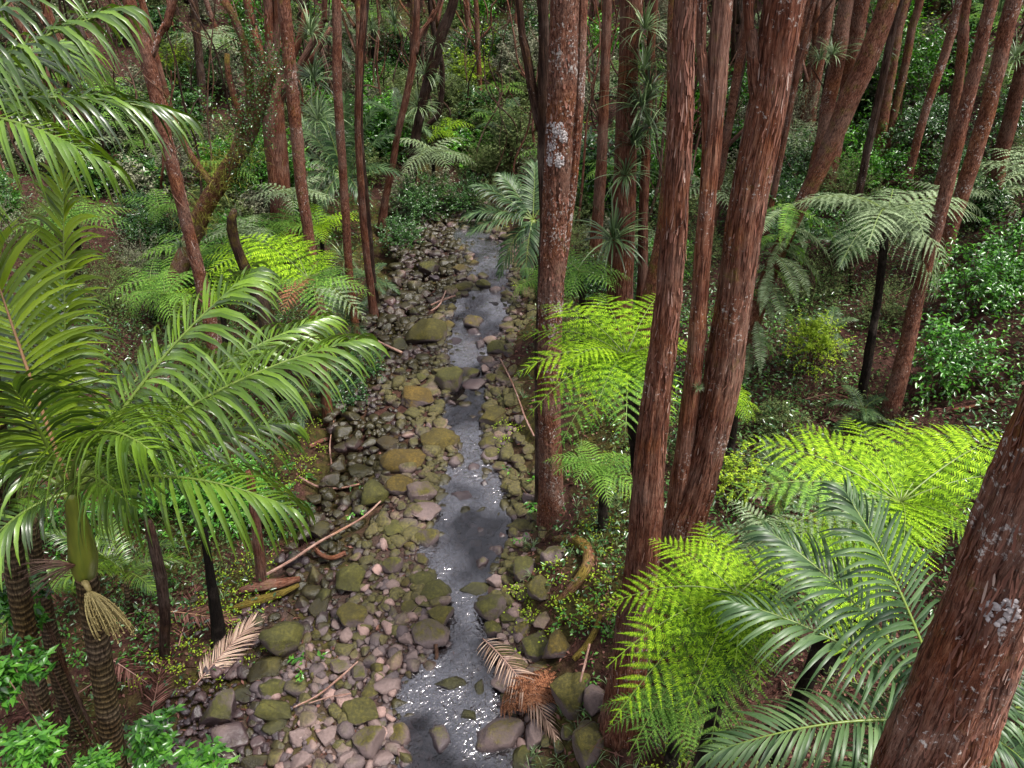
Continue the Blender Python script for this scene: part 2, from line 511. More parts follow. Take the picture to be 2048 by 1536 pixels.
# forest floor
t = NT('forest_floor')
geo = t.n('NewGeometry'); pos = geo.outputs['Position']
zn = t.n('Attribute', attribute_name='zone')
sep = t.n('SeparateColor', {'Color': zn.outputs['Color']})
n1 = t.noise(pos, .9, 4, .6); n2 = t.noise(pos, 7.0, 5, .65); n3 = t.noise(pos, 38.0, 3, .6)
c = t.ramp(t.math('ADD', t.math('MULTIPLY', n2, .6), t.math('MULTIPLY', n3, .4)), [(.3, (.010, .005, .004)), (.5, (.038, .016, .012)), (.72, (.10, .05, .038))])
gr = t.ramp(t.math('ADD', t.math('MULTIPLY', n2, .3), t.math('MULTIPLY', n3, .7)), [(.3, (.014, .009, .008)), (.5, (.045, .028, .023)), (.72, (.12, .075, .062))])
ms = t.ramp(n2, [(.3, (.014, .012, .004)), (.55, (.045, .038, .009)), (.75, (.09, .075, .015))])
c = t.mix(sep.outputs['Red'], c, gr)
c = t.mix(t.math('MULTIPLY', sep.outputs['Green'], t.ramp(n1, [(.42, (0, 0, 0)), (.56, (1, 1, 1))])), c, ms)
c = t.mix(sep.outputs['Blue'], c, (.02, .015, .016))
bp = t.n('Bump', {'Strength': .9, 'Distance': .05, 'Height': t.math('ADD', n2, t.math('MULTIPLY', n3, .5))})
p = t.n('BsdfPrincipled', {'Base Color': c, 'Roughness': .9, 'Specular IOR Level': .15, 'Normal': bp.outputs[0]})
M['floor'] = t.out(p.outputs[0])

# water
t = NT('stream_water')
geo = t.n('NewGeometry'); pos = geo.outputs['Position']
n1 = t.noise(pos, 3.2, 2, .5, 1.8); n2 = t.noise(pos, 12.0, 2, .5, 1.2); n3 = t.noise(pos, .55, 2)
calm = t.ramp(n3, [(.40, (.12, .12, .12)), (.60, (1, 1, 1))])
hh = t.math('MULTIPLY', t.math('ADD', t.math('MULTIPLY', n1, .6), t.math('MULTIPLY', n2, .5)), calm)
bp = t.n('Bump', {"Strength": .6, "Distance": .1, "Height": hh})
fr = t.n('Fresnel', {'IOR': 1.5, 'Normal': bp.outputs[0]})
gl = t.n('BsdfGlossy', {'Color': (1, .95, 1, 1), 'Roughness': .09, 'Normal': bp.outputs[0]})
tr = t.n('BsdfTransparent', {'Color': (.30, .25, .26, 1)})
mx = t.n('MixShader', {0: t.math('MULTIPLY', t.math('MULTIPLY', fr.outputs[0], 5.5), t.ramp(n3, [(.42, (.28, .28, .28)), (.56, (1, 1, 1))]), clamp=True), 1: tr.outputs[0], 2: gl.outputs[0]})
M['water'] = t.out(mx.outputs[0])


# ------------------------------------------------------------------ objects, parts, labels
USED = set()


def setp(o, label=None, cat=None, group=None, kind=None):
    if label: o['label'] = label; USED.add(label)
    if cat: o['category'] = cat
    if group: o['group'] = group
    if kind: o['kind'] = kind
    return o


def thing(name, label, cat, loc=(0, 0, 0), group=None, rz=0.0, sc=1.0):
    o = bpy.data.objects.new(name, None); COL.objects.link(o)
    o.empty_display_size = .1
    o.location = loc; o.rotation_euler = (0, 0, rz); o.scale = (sc, sc, sc)
    return setp(o, label, cat, group)


def solo(name, mesh, label=None, cat=None, loc=(0, 0, 0), group=None, kind=None, rot=(0, 0, 0), sc=(1, 1, 1), color=None):
    o = bpy.data.objects.new(name, mesh); COL.objects.link(o)
    o.location = loc; o.rotation_euler = rot; o.scale = sc
    if color: o.color = color
    return setp(o, label, cat, group, kind)


def part(name, mesh, parent, loc=(0, 0, 0), rot=(0, 0, 0), sc=1.0, color=None, label=None):
    o = bpy.data.objects.new(name, mesh); COL.objects.link(o)
    o.parent = parent; o.location = loc; o.rotation_euler = rot; o.scale = (sc, sc, sc)
    if color: o.color = color
    if label: o['label'] = label
    return o


MARKS = []        # (short phrase, position) of things one can find easily


def mark(short, p):
    MARKS.append((short, np.asarray(p, float)[:2].copy()))


def auto_label(desc, p, tries=14):
    """a label that places a repeat beside a thing one can find; None when every phrase is taken"""
    p = np.asarray(p, float)[:2]
    order = sorted(MARKS, key=lambda m: np.linalg.norm((m[1] - p)))
    for short, q in order[:tries]:
        d = p - q
        if np.linalg.norm(d) < 1e-6:
            continue
        mid = q[0]
        xl, xr = banks(q[1])
        if abs(d[1]) > abs(d[0]) * .9:
            rel = 'upstream of' if d[1] > 0 else 'downstream of'
        else:
            toward = (d[0] > 0) == (q[0] < (xl + xr) / 2)
            rel = 'on the stream side of' if toward else 'on the uphill side of'
        far = np.linalg.norm(d)
        if far < 1.2:
            rel = 'close ' + rel if rel.endswith('stream of') else rel
        lab = f'{desc} {rel} the {short}'
        if len(lab.split()) > 16 or lab in USED:
            continue
        return lab
    return None

# ================================================================== THE SETTING
def axis(fine0, fine1, step, lo, hi, grow=1.12):
    a = list(np.arange(fine0, fine1, step))
    s, v = step, a[-1]
    while v < hi:
        s *= grow; v += s; a.append(v)
    s, v = step, a[0]
    while v > lo:
        s *= grow; v -= s; a.insert(0, v)
    return np.array(a)


gx = axis(-5.5, 6.5, .09, -160, 160)
gy = axis(3.0, 30.0, .11, -30, 260)
GX, GY = np.meshgrid(gx, gy)
GZ = height(GX, GY)
ny, nx = GX.shape
b = MB()
i = np.arange(ny - 1)[:, None]; j = np.arange(nx - 1)[None]
b.add(np.stack([GX, GY, GZ], -1).reshape(-1, 3), np.stack([i * nx + j, i * nx + j + 1, (i + 1) * nx + j + 1, (i + 1) * nx + j], -1).reshape(-1, 4))
gm = b.mesh('ground', M['floor'])
xl, xr = banks(GY)
dl, dr = xl - GX, GX - xr
red = sst(4.2, 2.6, dl) * sst(11, 8.5, GY + .0 * dl + np.clip(1.2 - dl, 0, 1.2) * -4) * (dl > -.1) + (dl <= -.1) * sst(.7, .1, dr)
grn = sst(.6, 1.6, dl) * sst(7.5, 4.0, dl) + sst(.3, .8, dr) * sst(3.5, 1.8, dr)
blu = sst(0, .3, np.minimum(-dl, -dr))
ca = gm.attributes.new('zone', 'FLOAT_COLOR', 'POINT')
ca.data.foreach_set('color', np.stack([red, grn, blu, np.ones_like(red)], -1).astype(np.float32).ravel())
solo('ground', gm, kind='structure')

wy = np.arange(3.0, 30.5, .12)
wl, wr = banks(wy)
uu = np.linspace(-.25, 1.25, 26)
WX = wl[:, None] + (wr - wl)[:, None] * uu[None]
WY = np.repeat(wy[:, None], 26, 1)
WZ = .012 * np.sin(WX * 7 + WY * 5) * np.sin(WY * 9 - WX * 3) + .006 * np.sin(WX * 21 - WY * 15)
b = MB()
i = np.arange(len(wy) - 1)[:, None]; j = np.arange(25)[None]
b.add(np.stack([WX, WY, WZ], -1).reshape(-1, 3), np.stack([i * 26 + j, i * 26 + j + 1, (i + 1) * 26 + j + 1, (i + 1) * 26 + j], -1).reshape(-1, 4))
solo('stream', b.mesh('stream', M['water']), kind='structure')


# ================================================================== BOULDERS AND STONES
def rock_mesh(name, seed, sub=4):
    g = random.Random(seed)
    bm = bmesh.new()
    bmesh.ops.create_icosphere(bm, subdivisions=sub, radius=1.0)
    pl = []
    for _ in range(g.randint(10, 16)):
        n = Vector((g.gauss(0, 1), g.gauss(0, 1), g.gauss(0, .8))).normalized()
        pl.append((n, g.uniform(.5, .86)))
    off = Vector((g.uniform(0, 99), g.uniform(0, 99), g.uniform(0, 99)))
    for v in bm.verts:
        c = v.co.copy()
        for n, d in pl:
            e = c.dot(n) - d
            if e > 0:
                c -= n * e * .97
        s = 1 + .13 * mnoise.noise(c * 1.3 + off) + .06 * mnoise.noise(c * 3.1 + off) + (.03 * mnoise.noise(c * 8 + off) if sub > 3 else 0)
        v.co = c * s
    mx = max(abs(v.co.x) for v in bm.verts); my = max(abs(v.co.y) for v in bm.verts); mz = max(abs(v.co.z) for v in bm.verts)
    for v in bm.verts:
        v.co = (v.co.x / mx, v.co.y / my, v.co.z / mz)
    m = bpy.data.meshes.new(name)
    bm.to_mesh(m); bm.free()
    m.polygons.foreach_set('use_smooth', np.ones(len(m.polygons), bool))
    m.materials.append(M['rock'])
    return m


ROCKS = [rock_mesh('boulder', 100 + k) for k in range(16)]
STONES = [rock_mesh('stone', 300 + k, 3) for k in range(12)]
PLACED = []       # x, y, r

# photo px centre x, y, width, height; moss 0..1, tone 0 dark .. 1 pinkish, ochre 0/1; label; short phrase
BOULDERS = [
    (701, 1161, 56, 66, .9, .3, 0, 'big square mossy boulder with upright face on the pebble bank', 'square mossy boulder'),
    (705, 1230, 64, 62, .75, .3, .3, 'round moss-speckled boulder half sunk in pink pebbles', 'half sunk speckled boulder'),
    (788, 1055, 46, 36, .8, .5, 0, 'rounded olive mossy boulder above the bend of the stream', None),
    (852, 1076, 50, 50, .65, .3, .2, 'brown-green boulder with wet foot at the rippled water', 'wet footed boulder'),
    (951, 1066, 42, 26, .45, .05, 0, 'dark oval boulder alone in the middle of rippled water', 'lone dark boulder in midstream'),
    (785, 1131, 42, 44, .6, .35, 0, 'boulder with green cap and bare brown sides by pale pink stone', None),
    (756, 1141, 24, 28, 0, 1.0, 0, 'small pale pink upright stone among darker boulders', 'pale pink upright stone'),
    (845, 1155, 54, 36, .8, .3, 0, 'low slanting boulder under bright moss beside narrow water', None),
    (872, 1184, 66, 42, .8, .35, 0, 'broad smooth mossy boulder where the stream narrows', 'broad mossy boulder at the narrows'),
    (950, 1180, 72, 34, .8, .3, 0, 'flat long mossy slab jutting into the narrow water', 'mossy slab'),
    (961, 1131, 34, 36, .5, .2, 0, 'grey boulder with mossy corner at tree-side water edge', None),
    (982, 1216, 58, 66, .7, .3, 0, 'tall mossy boulder leaning over the water below the slab', None),
    (1022, 1230, 56, 42, 1.0, .3, 0, 'bright yellow-green mossy boulder on the tree-side bank', 'bright yellow-green boulder'),
    (882, 1231, 52, 46, .7, .3, .2, 'round mossy boulder sitting against the brown block', None),
    (866, 1264, 78, 60, .55, .3, .2, 'big brown block with dark wet foot in the stream', 'big brown block'),
    (983, 1262, 42, 40, .65, .3, 0, 'dark mossy boulder in still water under the bank', None),
    (1046, 1255, 38, 44, .6, .35, .3, 'upright olive stone leaning by the yellow-green boulder', None),
    (1074, 1298, 64, 52, .65, .25, 0, 'dark faceted boulder overhanging the stream edge', 'dark faceted boulder'),
    (1010, 1303, 64, 26, .65, .1, 0, 'low dark tongue of rock lying in the water', None),
    (1081, 1176, 54, 58, .75, .3, .2, 'tall mossy block below the curved mossy root', 'mossy block below the curved root'),
    (1047, 1144, 48, 52, .75, .3, 0, 'moss-faced boulder under small green seedlings', None),
    (988, 1108, 40, 34, .4, .35, .3, 'brown humped stone at the bank beside the ripples', None),
    (990, 1160, 34, 30, 0, .55, 0, 'bare grey-brown angular stone with pointed top', None),
    (903, 1372, 72, 30, .7, .15, 0, 'long dark mossy rock standing in the lower pool', 'long mossy rock in the lower pool'),
    (962, 1380, 36, 34, .75, .2, 0, 'squat mossy rock at the pool beside the dry frond', None),
    (1014, 1362, 60, 52, .3, .35, 0, 'smooth grey boulder with thin moss beside the dry frond', 'smooth grey boulder'),
    (1142, 1387, 84, 132, .75, .3, .2, 'huge mossy boulder with pale lichen rising against the bank', 'huge lichened boulder'),
    (1196, 1397, 58, 56, .4, .5, .2, 'speckled brown boulder wedged under the lime fern', None),
    (1000, 1469, 96, 86, .5, .4, .3, 'broad domed boulder flecked with fallen leaves by the pool', 'domed boulder by the pool'),
    (1067, 1469, 48, 70, .25, .45, .2, 'plain grey-brown boulder tight against the domed one', None),
    (1178, 1490, 80, 90, .7, .35, .2, 'mossy boulder with pink patch under the fern trunk', None),
    (1137, 1466, 36, 46, .7, .3, 0, 'narrow mossy stone squeezed between two big boulders', None),
    (1043, 1517, 56, 46, .85, .3, 0, 'mossy wedge stone lowest by the stream mouth', None),
    (1086, 1524, 46, 36, .8, .3, 0, 'small mossy hump at the foot of the domed boulder', None),
    (941, 1435, 34, 40, .85, .2, 0, 'small mossy rock standing at the edge of the pool', None),
    (879, 1484, 58, 50, .45, .05, 0, 'dark wet block in the middle of the lower pool', 'dark wet block in the lower pool'),
    (804, 1472, 52, 66, .6, .45, .3, 'boulder half green and half bare brown beside the pool', None),
    (739, 1483, 64, 70, .6, .4, .2, 'leaning mossy boulder with long bare flank on the pebbles', 'leaning boulder on the pebbles'),
    (779, 1470, 28, 50, 0, .4, 0, 'slim bare brown stone between two mossy boulders', None),
    (773, 1372, 54, 40, .15, .45, 0, 'smooth purple-grey boulder on the pebbles at the pool edge', 'purple-grey boulder'),
    (725, 1421, 76, 60, .8, .3, .1, 'wide dark mossy boulder in the pebble bank', 'wide mossy boulder in the pebbles'),
    (742, 1386, 40, 36, .7, .3, .2, 'mossy stone joined behind the wide mossy boulder', None),
    (717, 1353, 34, 40, .6, .3, 0, 'small dark mossy stone standing in pink pebbles', None),
    (684, 1329, 44, 36, .45, .4, 0, 'low mottled stone level with the pebbles', None),
    (690, 1518, 38, 52, .0, .5, 0, 'bare pinkish boulder at the lower end of the pebble bank', None),
    (764, 1520, 46, 40, .05, .5, 0, 'bare rounded grey-pink boulder near the stream mouth', None),
    (1100, 1421, 34, 28, 0, .05, 0, 'small black rounded stone by the rusty fern frond', None),
    (930, 1526, 46, 24, .9, .3, 0, 'moss-topped stone at the mouth of the pool', None),
    (853, 1302, 26, 18, .1, .3, 0, 'small purple-grey stone below the brown block', None),
    (1081, 1339, 60, 36, .6, .35, .4, 'rust-mossed boulder behind the rusty fern frond', None),
    (852, 1022, 56, 34, .3, .45, .2, 'long flat slab beside the bend of the stream', None),
    (848, 668, 90, 66, .85, .25, .2, 'largest mossy boulder upstream beside the dark pool', 'largest upstream boulder'),
    (795, 693, 44, 32, .9, .3, 0, 'mossy boulder beside the largest upstream one', None),
    (947, 648, 42, 42, .6, .3, .4, 'brown boulder with mossy crown in bright water', 'mossy crowned boulder in bright water'),
    (952, 668, 34, 24, 0, .25, 0, 'bare dark stone leaning on the mossy crowned boulder', None),
    (910, 685, 40, 26, .05, .2, 0, 'smooth dark dome in the riffle', None),
    (959, 695, 28, 26, 0, .15, 0, 'black cube-like stone in the riffle', None),
    (995, 697, 50, 32, .8, .25, 0, 'mossy boulder at tree-side bank below bright water', None),
    (964, 726, 40, 26, .35, .2, 0, 'dark boulder with thin moss splitting the riffle', None),
    (900, 764, 58, 56, .85, .3, 0, 'peaked mossy boulder with ridge like a roof', 'peaked boulder'),
    (935, 748, 46, 34, .6, .2, 0, 'dark boulder joined behind the peaked boulder', None),
    (949, 773, 50, 26, .0, .4, .2, 'flat bare brown boulder in the neck of the stream', 'flat brown boulder'),
    (831, 797, 72, 46, .75, .3, .9, 'orange-mossed boulder overhanging the rippled pool', 'orange-mossed boulder'),
    (985, 833, 54, 48, .85, .3, .3, 'round mossy boulder beside the rippled pool', 'round boulder at the rippled pool'),
    (983, 882, 50, 32, .6, .3, .2, 'smooth olive boulder on top of a brown ledge', None),
    (985, 911, 44, 30, .15, .3, 0, 'bare purple-brown boulder under the olive one', None),
    (876, 884, 84, 54, .85, .3, .5, 'great mossy boulder flecked with leaves at the pool tail', 'great boulder at the pool tail'),
    (913, 927, 32, 34, .5, .3, .5, 'upright ochre boulder at the water below the pool', None),
    (811, 918, 96, 44, .85, .3, .8, 'low rust-mossed mound of rock behind the pool tail', None),
    (753, 990, 66, 62, 1.0, .3, 0, 'bright green mossy boulder above the pebble bank', 'bright green boulder'),
    (800, 975, 60, 52, .7, .35, .7, 'brown mossy block beside the bright green boulder', None),
    (841, 990, 60, 48, .45, .45, .2, 'flat-topped brown boulder at the water bend', 'flat-topped brown boulder'),
    (923, 1000, 48, 28, .0, .25, 0, 'bare wedge of dark rock in the rippled bend', 'dark wedge in the rippled bend'),
    (918, 1018, 24, 20, 0, .15, 0, 'dark stone touching the wedge in the rippled bend', None),
    (908, 957, 30, 20, 0, .3, 0, 'small purple-grey stone at the head of the bend', None),
    (773, 884, 52, 34, .85, .3, .7, 'ochre mossed boulder uphill of the great boulder', None),
    (858, 534, 46, 36, .75, .25, 0, 'mossy block among rubble at the upper cascade', None),
    (923, 575, 42, 22, .75, .25, .2, 'mossy boulder across the upper cascade', None),
    (967, 573, 30, 30, .8, .25, 0, 'small mossy boulder by the upper cascade water', 'small boulder by the upper cascade'),
    (990, 585, 24, 24, .1, .5, 0, 'bare brown stone by the upper cascade water', None),
    (921, 538, 38, 24, .7, .3, .6, 'orange-green boulder at the head of the cascade', None),
    (985, 612, 34, 20, .4, .2, 0, 'dark stone below the cascade by the bright water', None),
    (564, 1281, 76, 86, .85, .3, 0, 'tall mossy boulder against the litter slope', 'tall boulder against the litter'),
    (527, 1342, 76, 54, .8, .3, .2, 'mossy boulder with rusty needles below the dry palm frond', None),
    (440, 1416, 66, 72, .6, .35, 0, 'grey-green boulder like an egg at the litter edge', 'egg-shaped boulder'),
    (392, 1427, 26, 40, .4, .35, .2, 'narrow brown stone beside the egg-shaped boulder', None),
    (490, 1395, 58, 36, .65, .4, 0, 'flat grey-topped mossy block behind the egg-shaped boulder', None),
    (553, 1422, 72, 52, .9, .25, 0, 'dark green mossy boulder leaning over small ferns', None),
    (546, 1375, 52, 52, .8, .3, 0, 'mossy rounded boulder between block and litter slope', None),
    (455, 1482, 78, 58, .35, .55, .3, 'pinkish boulder with split face among leaves', 'split pink boulder'),
    (514, 1522, 60, 34, .75, .35, .2, 'broad mossy boulder lowest on the litter side', None),
    (550, 1452, 46, 36, .85, .3, 0, 'small cushion-mossed boulder below the dark green one', None),
    (646, 1195, 40, 34, .85, .3, 0, 'mossy boulder at the end of the fallen log', None),
    (640, 1215, 44, 40, .8, .3, .3, 'mossy boulder with leaf caps under the slope', None),
    (640, 1060, 50, 38, .8, .3, .2, 'dark mossy boulder by seedlings on the slope', None),
    (718, 940, 44, 34, .9, .3, .1, 'mossy hump above the leafy sprig', None),
    (1110, 1110, 60, 52, .5, .35, 0, 'grey boulder with lichen under the seedlings', None),
    (1118, 1292, 62, 64, .75, .3, .6, 'square earth-topped boulder on the tree-side bank', None),
    (600, 1520, 46, 36, .1, .5, .1, 'pinkish cobble at the base of the pebble bank', None),
    (655, 1470, 44, 40, .2, .5, .1, 'brown cobble standing in purple pebbles', None),
    (600, 1470, 40, 50, .15, .5, .1, 'tall bare brown cobble at the pebble margin', None),
]
_g = random.Random(5)


def place_rock(px, py, w, h, moss, tone, ochre, label, short, mesh=None, group=None):
    p = ground(px, py)
    t = (p - CAMP) @ FWD
    rx = w * 1.08 * t / FPX / 2
    view = abs(p[2] - CAM_H) / np.linalg.norm(p - CAMP)          # sine of the look-down angle
    happ = h * 1.08 * t / FPX / 2
    ry = rx * _g.uniform(.85, 1.1)
    rz = max(.45 * rx, min(1.15 * rx, math.sqrt(max(happ ** 2 - (ry * view) ** 2, 0) / (1 - view ** 2 + 1e-3)) if happ > ry * view else .5 * rx))
    if happ < ry * view:
        ry = max(.5 * rx, happ / view * .92)
    z0 = max(H(p[0], p[1]), -.12)
    c = on_z(px, py, z0 + .3 * rz)
    z0 = max(H(c[0], c[1]), -.12)
    PLACED.append((c[0], c[1], max(rx, ry)))
    o = solo('boulder', mesh or _g.choice(ROCKS), label, 'boulder', (c[0], c[1], z0 + .2 * rz), group,
             rot=(_g.uniform(-.12, .12), _g.uniform(-.12, .12), _g.choice((0, 3.1416)) + _g.uniform(-.25, .25)), sc=(rx, ry, rz), color=(moss, tone, ochre, 1))
    if short:
        mark(short, c)
    return o


for r in BOULDERS:
    place_rock(*r)
BOULDER_GROUP = 'stones along the stream bed'


def auto_stone(px, py, w, rnd):
    p = ground(px, py)
    t = (p - CAMP) @ FWD
    r = w * t / FPX / 2
    for x, y, q in PLACED:
        if (x - p[0]) ** 2 + (y - p[1]) ** 2 < (q * .85 + r * .8) ** 2:
            return False
    xl, xr = banks(p[1])
    dl = xl - p[0]
    wetz = -.05 < dl < .25 or -.1 < p[0] - xr < .25
    moss = rnd.choice((0, .1, .2, .4, .7, .8)) if dl < 2 else rnd.choice((.3, .6, .75, .85, .9))
    if p[1] > 9.5 and dl > -.1: moss = max(moss, rnd.choice((.3, .7, .8, .9)))
    tone = rnd.uniform(.15, .75)
    size = 'large' if r > .3 else 'middling' if r > .17 else 'small'
    look = 'mossy' if moss > .55 else 'moss-flecked' if moss > .25 else 'bare grey' if tone < .35 else 'bare brown' if tone < .55 else 'bare pinkish'
    lab = auto_label(f'{size} {look} stone', p)
    if lab is None:
        return False
    rz = r * rnd.uniform(.5, .8)
    z0 = max(H(p[0], p[1]), -.1)
    PLACED.append((p[0], p[1], r))
    solo('stone', rnd.choice(STONES), lab, 'stone', (p[0], p[1], z0 + .25 * rz), BOULDER_GROUP,
         rot=(rnd.uniform(-.2, .2), rnd.uniform(-.2, .2), rnd.uniform(0, 6.28)), sc=(r, r * rnd.uniform(.65, 1), rz), color=(moss, tone, rnd.choice((0, .2, .5)), 1))
    return True


rs = random.Random(21)
n = 0
for k in range(6000):
    if n >= 298:
        break
    u = rs.random()
    py = 440 + 1090 * rs.random() ** .8
    wl_, wr_ = np.interp(py, [r[0] for r in ROWS[::-1]], [r[1] for r in ROWS[::-1]]), np.interp(py, [r[0] for r in ROWS[::-1]], [r[2] for r in ROWS[::-1]])
    if u < .55:
        px = wl_ - rs.random() ** 1.3 * (60 + .23 * (py - 400))
    elif u < .8:
        px = wr_ + rs.random() * (25 + .07 * (py - 400)) - 6
    elif u < .92:
        px = rs.uniform(wl_ + 4, wr_ - 4)
        if py > 1000 and rs.random() < .6: continue
    else:
        px = rs.uniform(380, wl_)
        if py < 1150: continue
    if auto_stone(px, py, rs.choice((16, 19, 22, 26, 32, 40)) * (.55 + .45 * (py - 400) / 1100), rs):
        n += 1

# pebbles: nobody could count them
bm = bmesh.new(); bmesh.ops.create_icosphere(bm, subdivisions=2, radius=1)
PV = np.array([v.co[:] for v in bm.verts]); PF = np.array([[v.index for v in f.verts] for f in bm.faces]); bm.free()
b = MB()
pr = np.random.default_rng(5)
cand = 0
for k in range(16000):
    if cand >= 5600:
        break
    y = 4.2 + 22 * pr.random() ** 1.9
    xl_, xr_ = banks(y)
    if pr.random() < .8:
        x = xl_ + .15 - pr.random() ** 1.2 * 3.6
    elif pr.random() < .6:
        x = xr_ - .1 + pr.random() * .6
    else:
        x = pr.uniform(xl_, xr_)
    ppx, ppy, tt = project((x, y, 0))
    if not (-40 < ppx < 2090 and ppy < 1600):
        continue
    if y > 9.5 and pr.random() < .62 and x < xl_ - .5: continue
    r = pr.choice((.03, .04, .05, .065, .08, .11, .14), p=(.25, .25, .2, .12, .1, .05, .03)) * pr.uniform(.8, 1.3) * (1 if y < 10 else 1.4)
    s = r * np.array((pr.uniform(.8, 1.2), pr.uniform(.7, 1.1), pr.uniform(.45, .75)))
    v = PV.copy()
    for _ in range(9):
        nn = nrm(pr.normal(size=3)); d = pr.uniform(.45, .8)
        e = np.clip(v @ nn - d, 0, None); v -= e[:, None] * nn[None]
    v = v * s
    a = pr.uniform(0, 6.28); ca_, sa_ = math.cos(a), math.sin(a)
    v = np.stack([v[:, 0] * ca_ - v[:, 1] * sa_, v[:, 0] * sa_ + v[:, 1] * ca_, v[:, 2]], 1)
    z = max(H(x, y), -.16)
    if y > 9 and xl_ - x > 2.4: continue
    b.add(v + np.array((x, y, z + s[2] * .35)), None, PF, mi=1 if y > 8.6 + pr.normal() else 0)
    cand += 1
solo('pebbles', b.mesh('pebbles', [M['pebble'], M['cobble']]), kind='stuff', label='pink and grey pebbles filling the stream bank')

# the rest of the cobbles, past the ones one can pick out
b = MB(); cr = np.random.default_rng(17)
CV = [(np.array([v.co[:] for v in m.vertices]), np.array([list(p.vertices) for p in m.polygons])) for m in STONES[:8]]
cand = 0
for k in range(9000):
    if cand >= 1500: break
    y = 6.0 + 23 * cr.random() ** 1.1
    xl_, xr_ = banks(y)
    q = cr.random()
    x = xl_ + .2 - cr.random() ** 1.2 * (2.7 if y > 8 else 2.4) if q < .66 else xr_ - .15 + cr.random() * .9 if q < .9 else cr.uniform(xl_, xr_)
    r = cr.choice((.09, .12, .16, .21)) * cr.uniform(.8, 1.2)
    if q >= .9 and y < 10: continue
    if any((x - a) ** 2 + (y - b_) ** 2 < (q_ * .75 + r * .5) ** 2 for a, b_, q_ in PLACED): continue
    PLACED.append((x, y, r))
    v, f = CV[cr.integers(8)]
    a = cr.uniform(0, 6.28); ca_, sa_ = math.cos(a), math.sin(a)
    v = v * np.array((r, r * cr.uniform(.65, 1), r * cr.uniform(.5, .8)))
    v = np.stack([v[:, 0] * ca_ - v[:, 1] * sa_, v[:, 0] * sa_ + v[:, 1] * ca_, v[:, 2]], 1)
    b.add(v + np.array((x, y, max(H(x, y), -.12) + r * .15)), None, f)
    cand += 1
solo('cobbles', b.mesh('cobbles', M['cobble']), kind='stuff', label='mossy cobbles packed between the boulders')

# fallen leaves and twigs on the forest floor
lr = np.random.default_rng(9)
N = 52000
y = 3.5 + 30 * lr.random(N) ** 1.6
x = lr.uniform(-1, 1, N) * (3.5 + .72 * y)
xl, xr = banks(y)
dl, dr = xl - x, x - xr
keep = ((dl > 2.2) | (dr > .35) | ((dl > .2) & (lr.random(N) < .3)))
x, y = x[keep], y[keep]; N = len(x)
z = height(x, y) + lr.uniform(.005, .035, N)
a = lr.uniform(0, 6.28, N)
D = np.stack([np.cos(a), np.sin(a), lr.normal(0, .28, N)], 1)
b = MB()
big = lr.random(N)
kites(b, np.stack([x, y, z], 1), D, .05 + .09 * lr.random(N), .018 + .03 * lr.random(N), up=nrm(np.stack([lr.normal(0, .45, N), lr.normal(0, .45, N), np.ones(N)], 1)))
nt = 3600
y = 3.5 + 24 * lr.random(nt) ** 1.4; x = lr.uniform(-1, 1, nt) * (3.2 + .7 * y)
xl, xr = banks(y)
k = (xl - x > 2.4) | (x - xr > .7)
x, y = x[k], y[k]; nt = len(x)
a = lr.uniform(0, 6.28, nt)
P = np.stack([x, y, height(x, y) + lr.uniform(.02, .14, nt)], 1)
blades(b, P, np.stack([np.cos(a), np.sin(a), lr.normal(.06, .16, nt)], 1), .25 + .75 * lr.random(nt) ** 2, .012 + .018 * lr.random(nt), (0, 0, 1.0), 3, .12, .1, 3, lambda u: 1 - .6 * u)
solo('leaf_litter', b.mesh('leaf_litter', M['litter']), kind='stuff', label='red-brown fallen leaves and twigs covering the forest floor')

# ================================================================== LEAF BUILDERS
def bez(p0, p1, p2, n):
    u = np.linspace(0, 1, n)[:, None]
    return (1 - u) ** 2 * np.asarray(p0) + 2 * u * (1 - u) * np.asarray(p1) + u ** 2 * np.asarray(p2)


def frame(C):
    T = nrm(np.gradient(C, axis=0))
    up = np.array((0, 0, 1.0))
    S = np.cross(T, up)
    bad = np.linalg.norm(S, axis=1) < .15
    hd = C[-1] - C[0]; hd = np.array((hd[0], hd[1], 0)) + 1e-6
    alt = nrm(np.cross(hd, up))
    S[bad] = alt
    S = nrm(S)
    return T, S, np.cross(S, T)


def along(C, s):
    k = np.linspace(0, 1, len(C))
    return np.stack([np.interp(s, k, C[:, i]) for i in range(3)], 1)


def ribbon(mb, C, S, w):
    V = np.stack([C - S * w, C + S * w], 1).reshape(-1, 3)
    k = np.arange(len(C) - 1) * 2
    mb.add(V, np.stack([k, k + 1, k + 3, k + 2], 1))


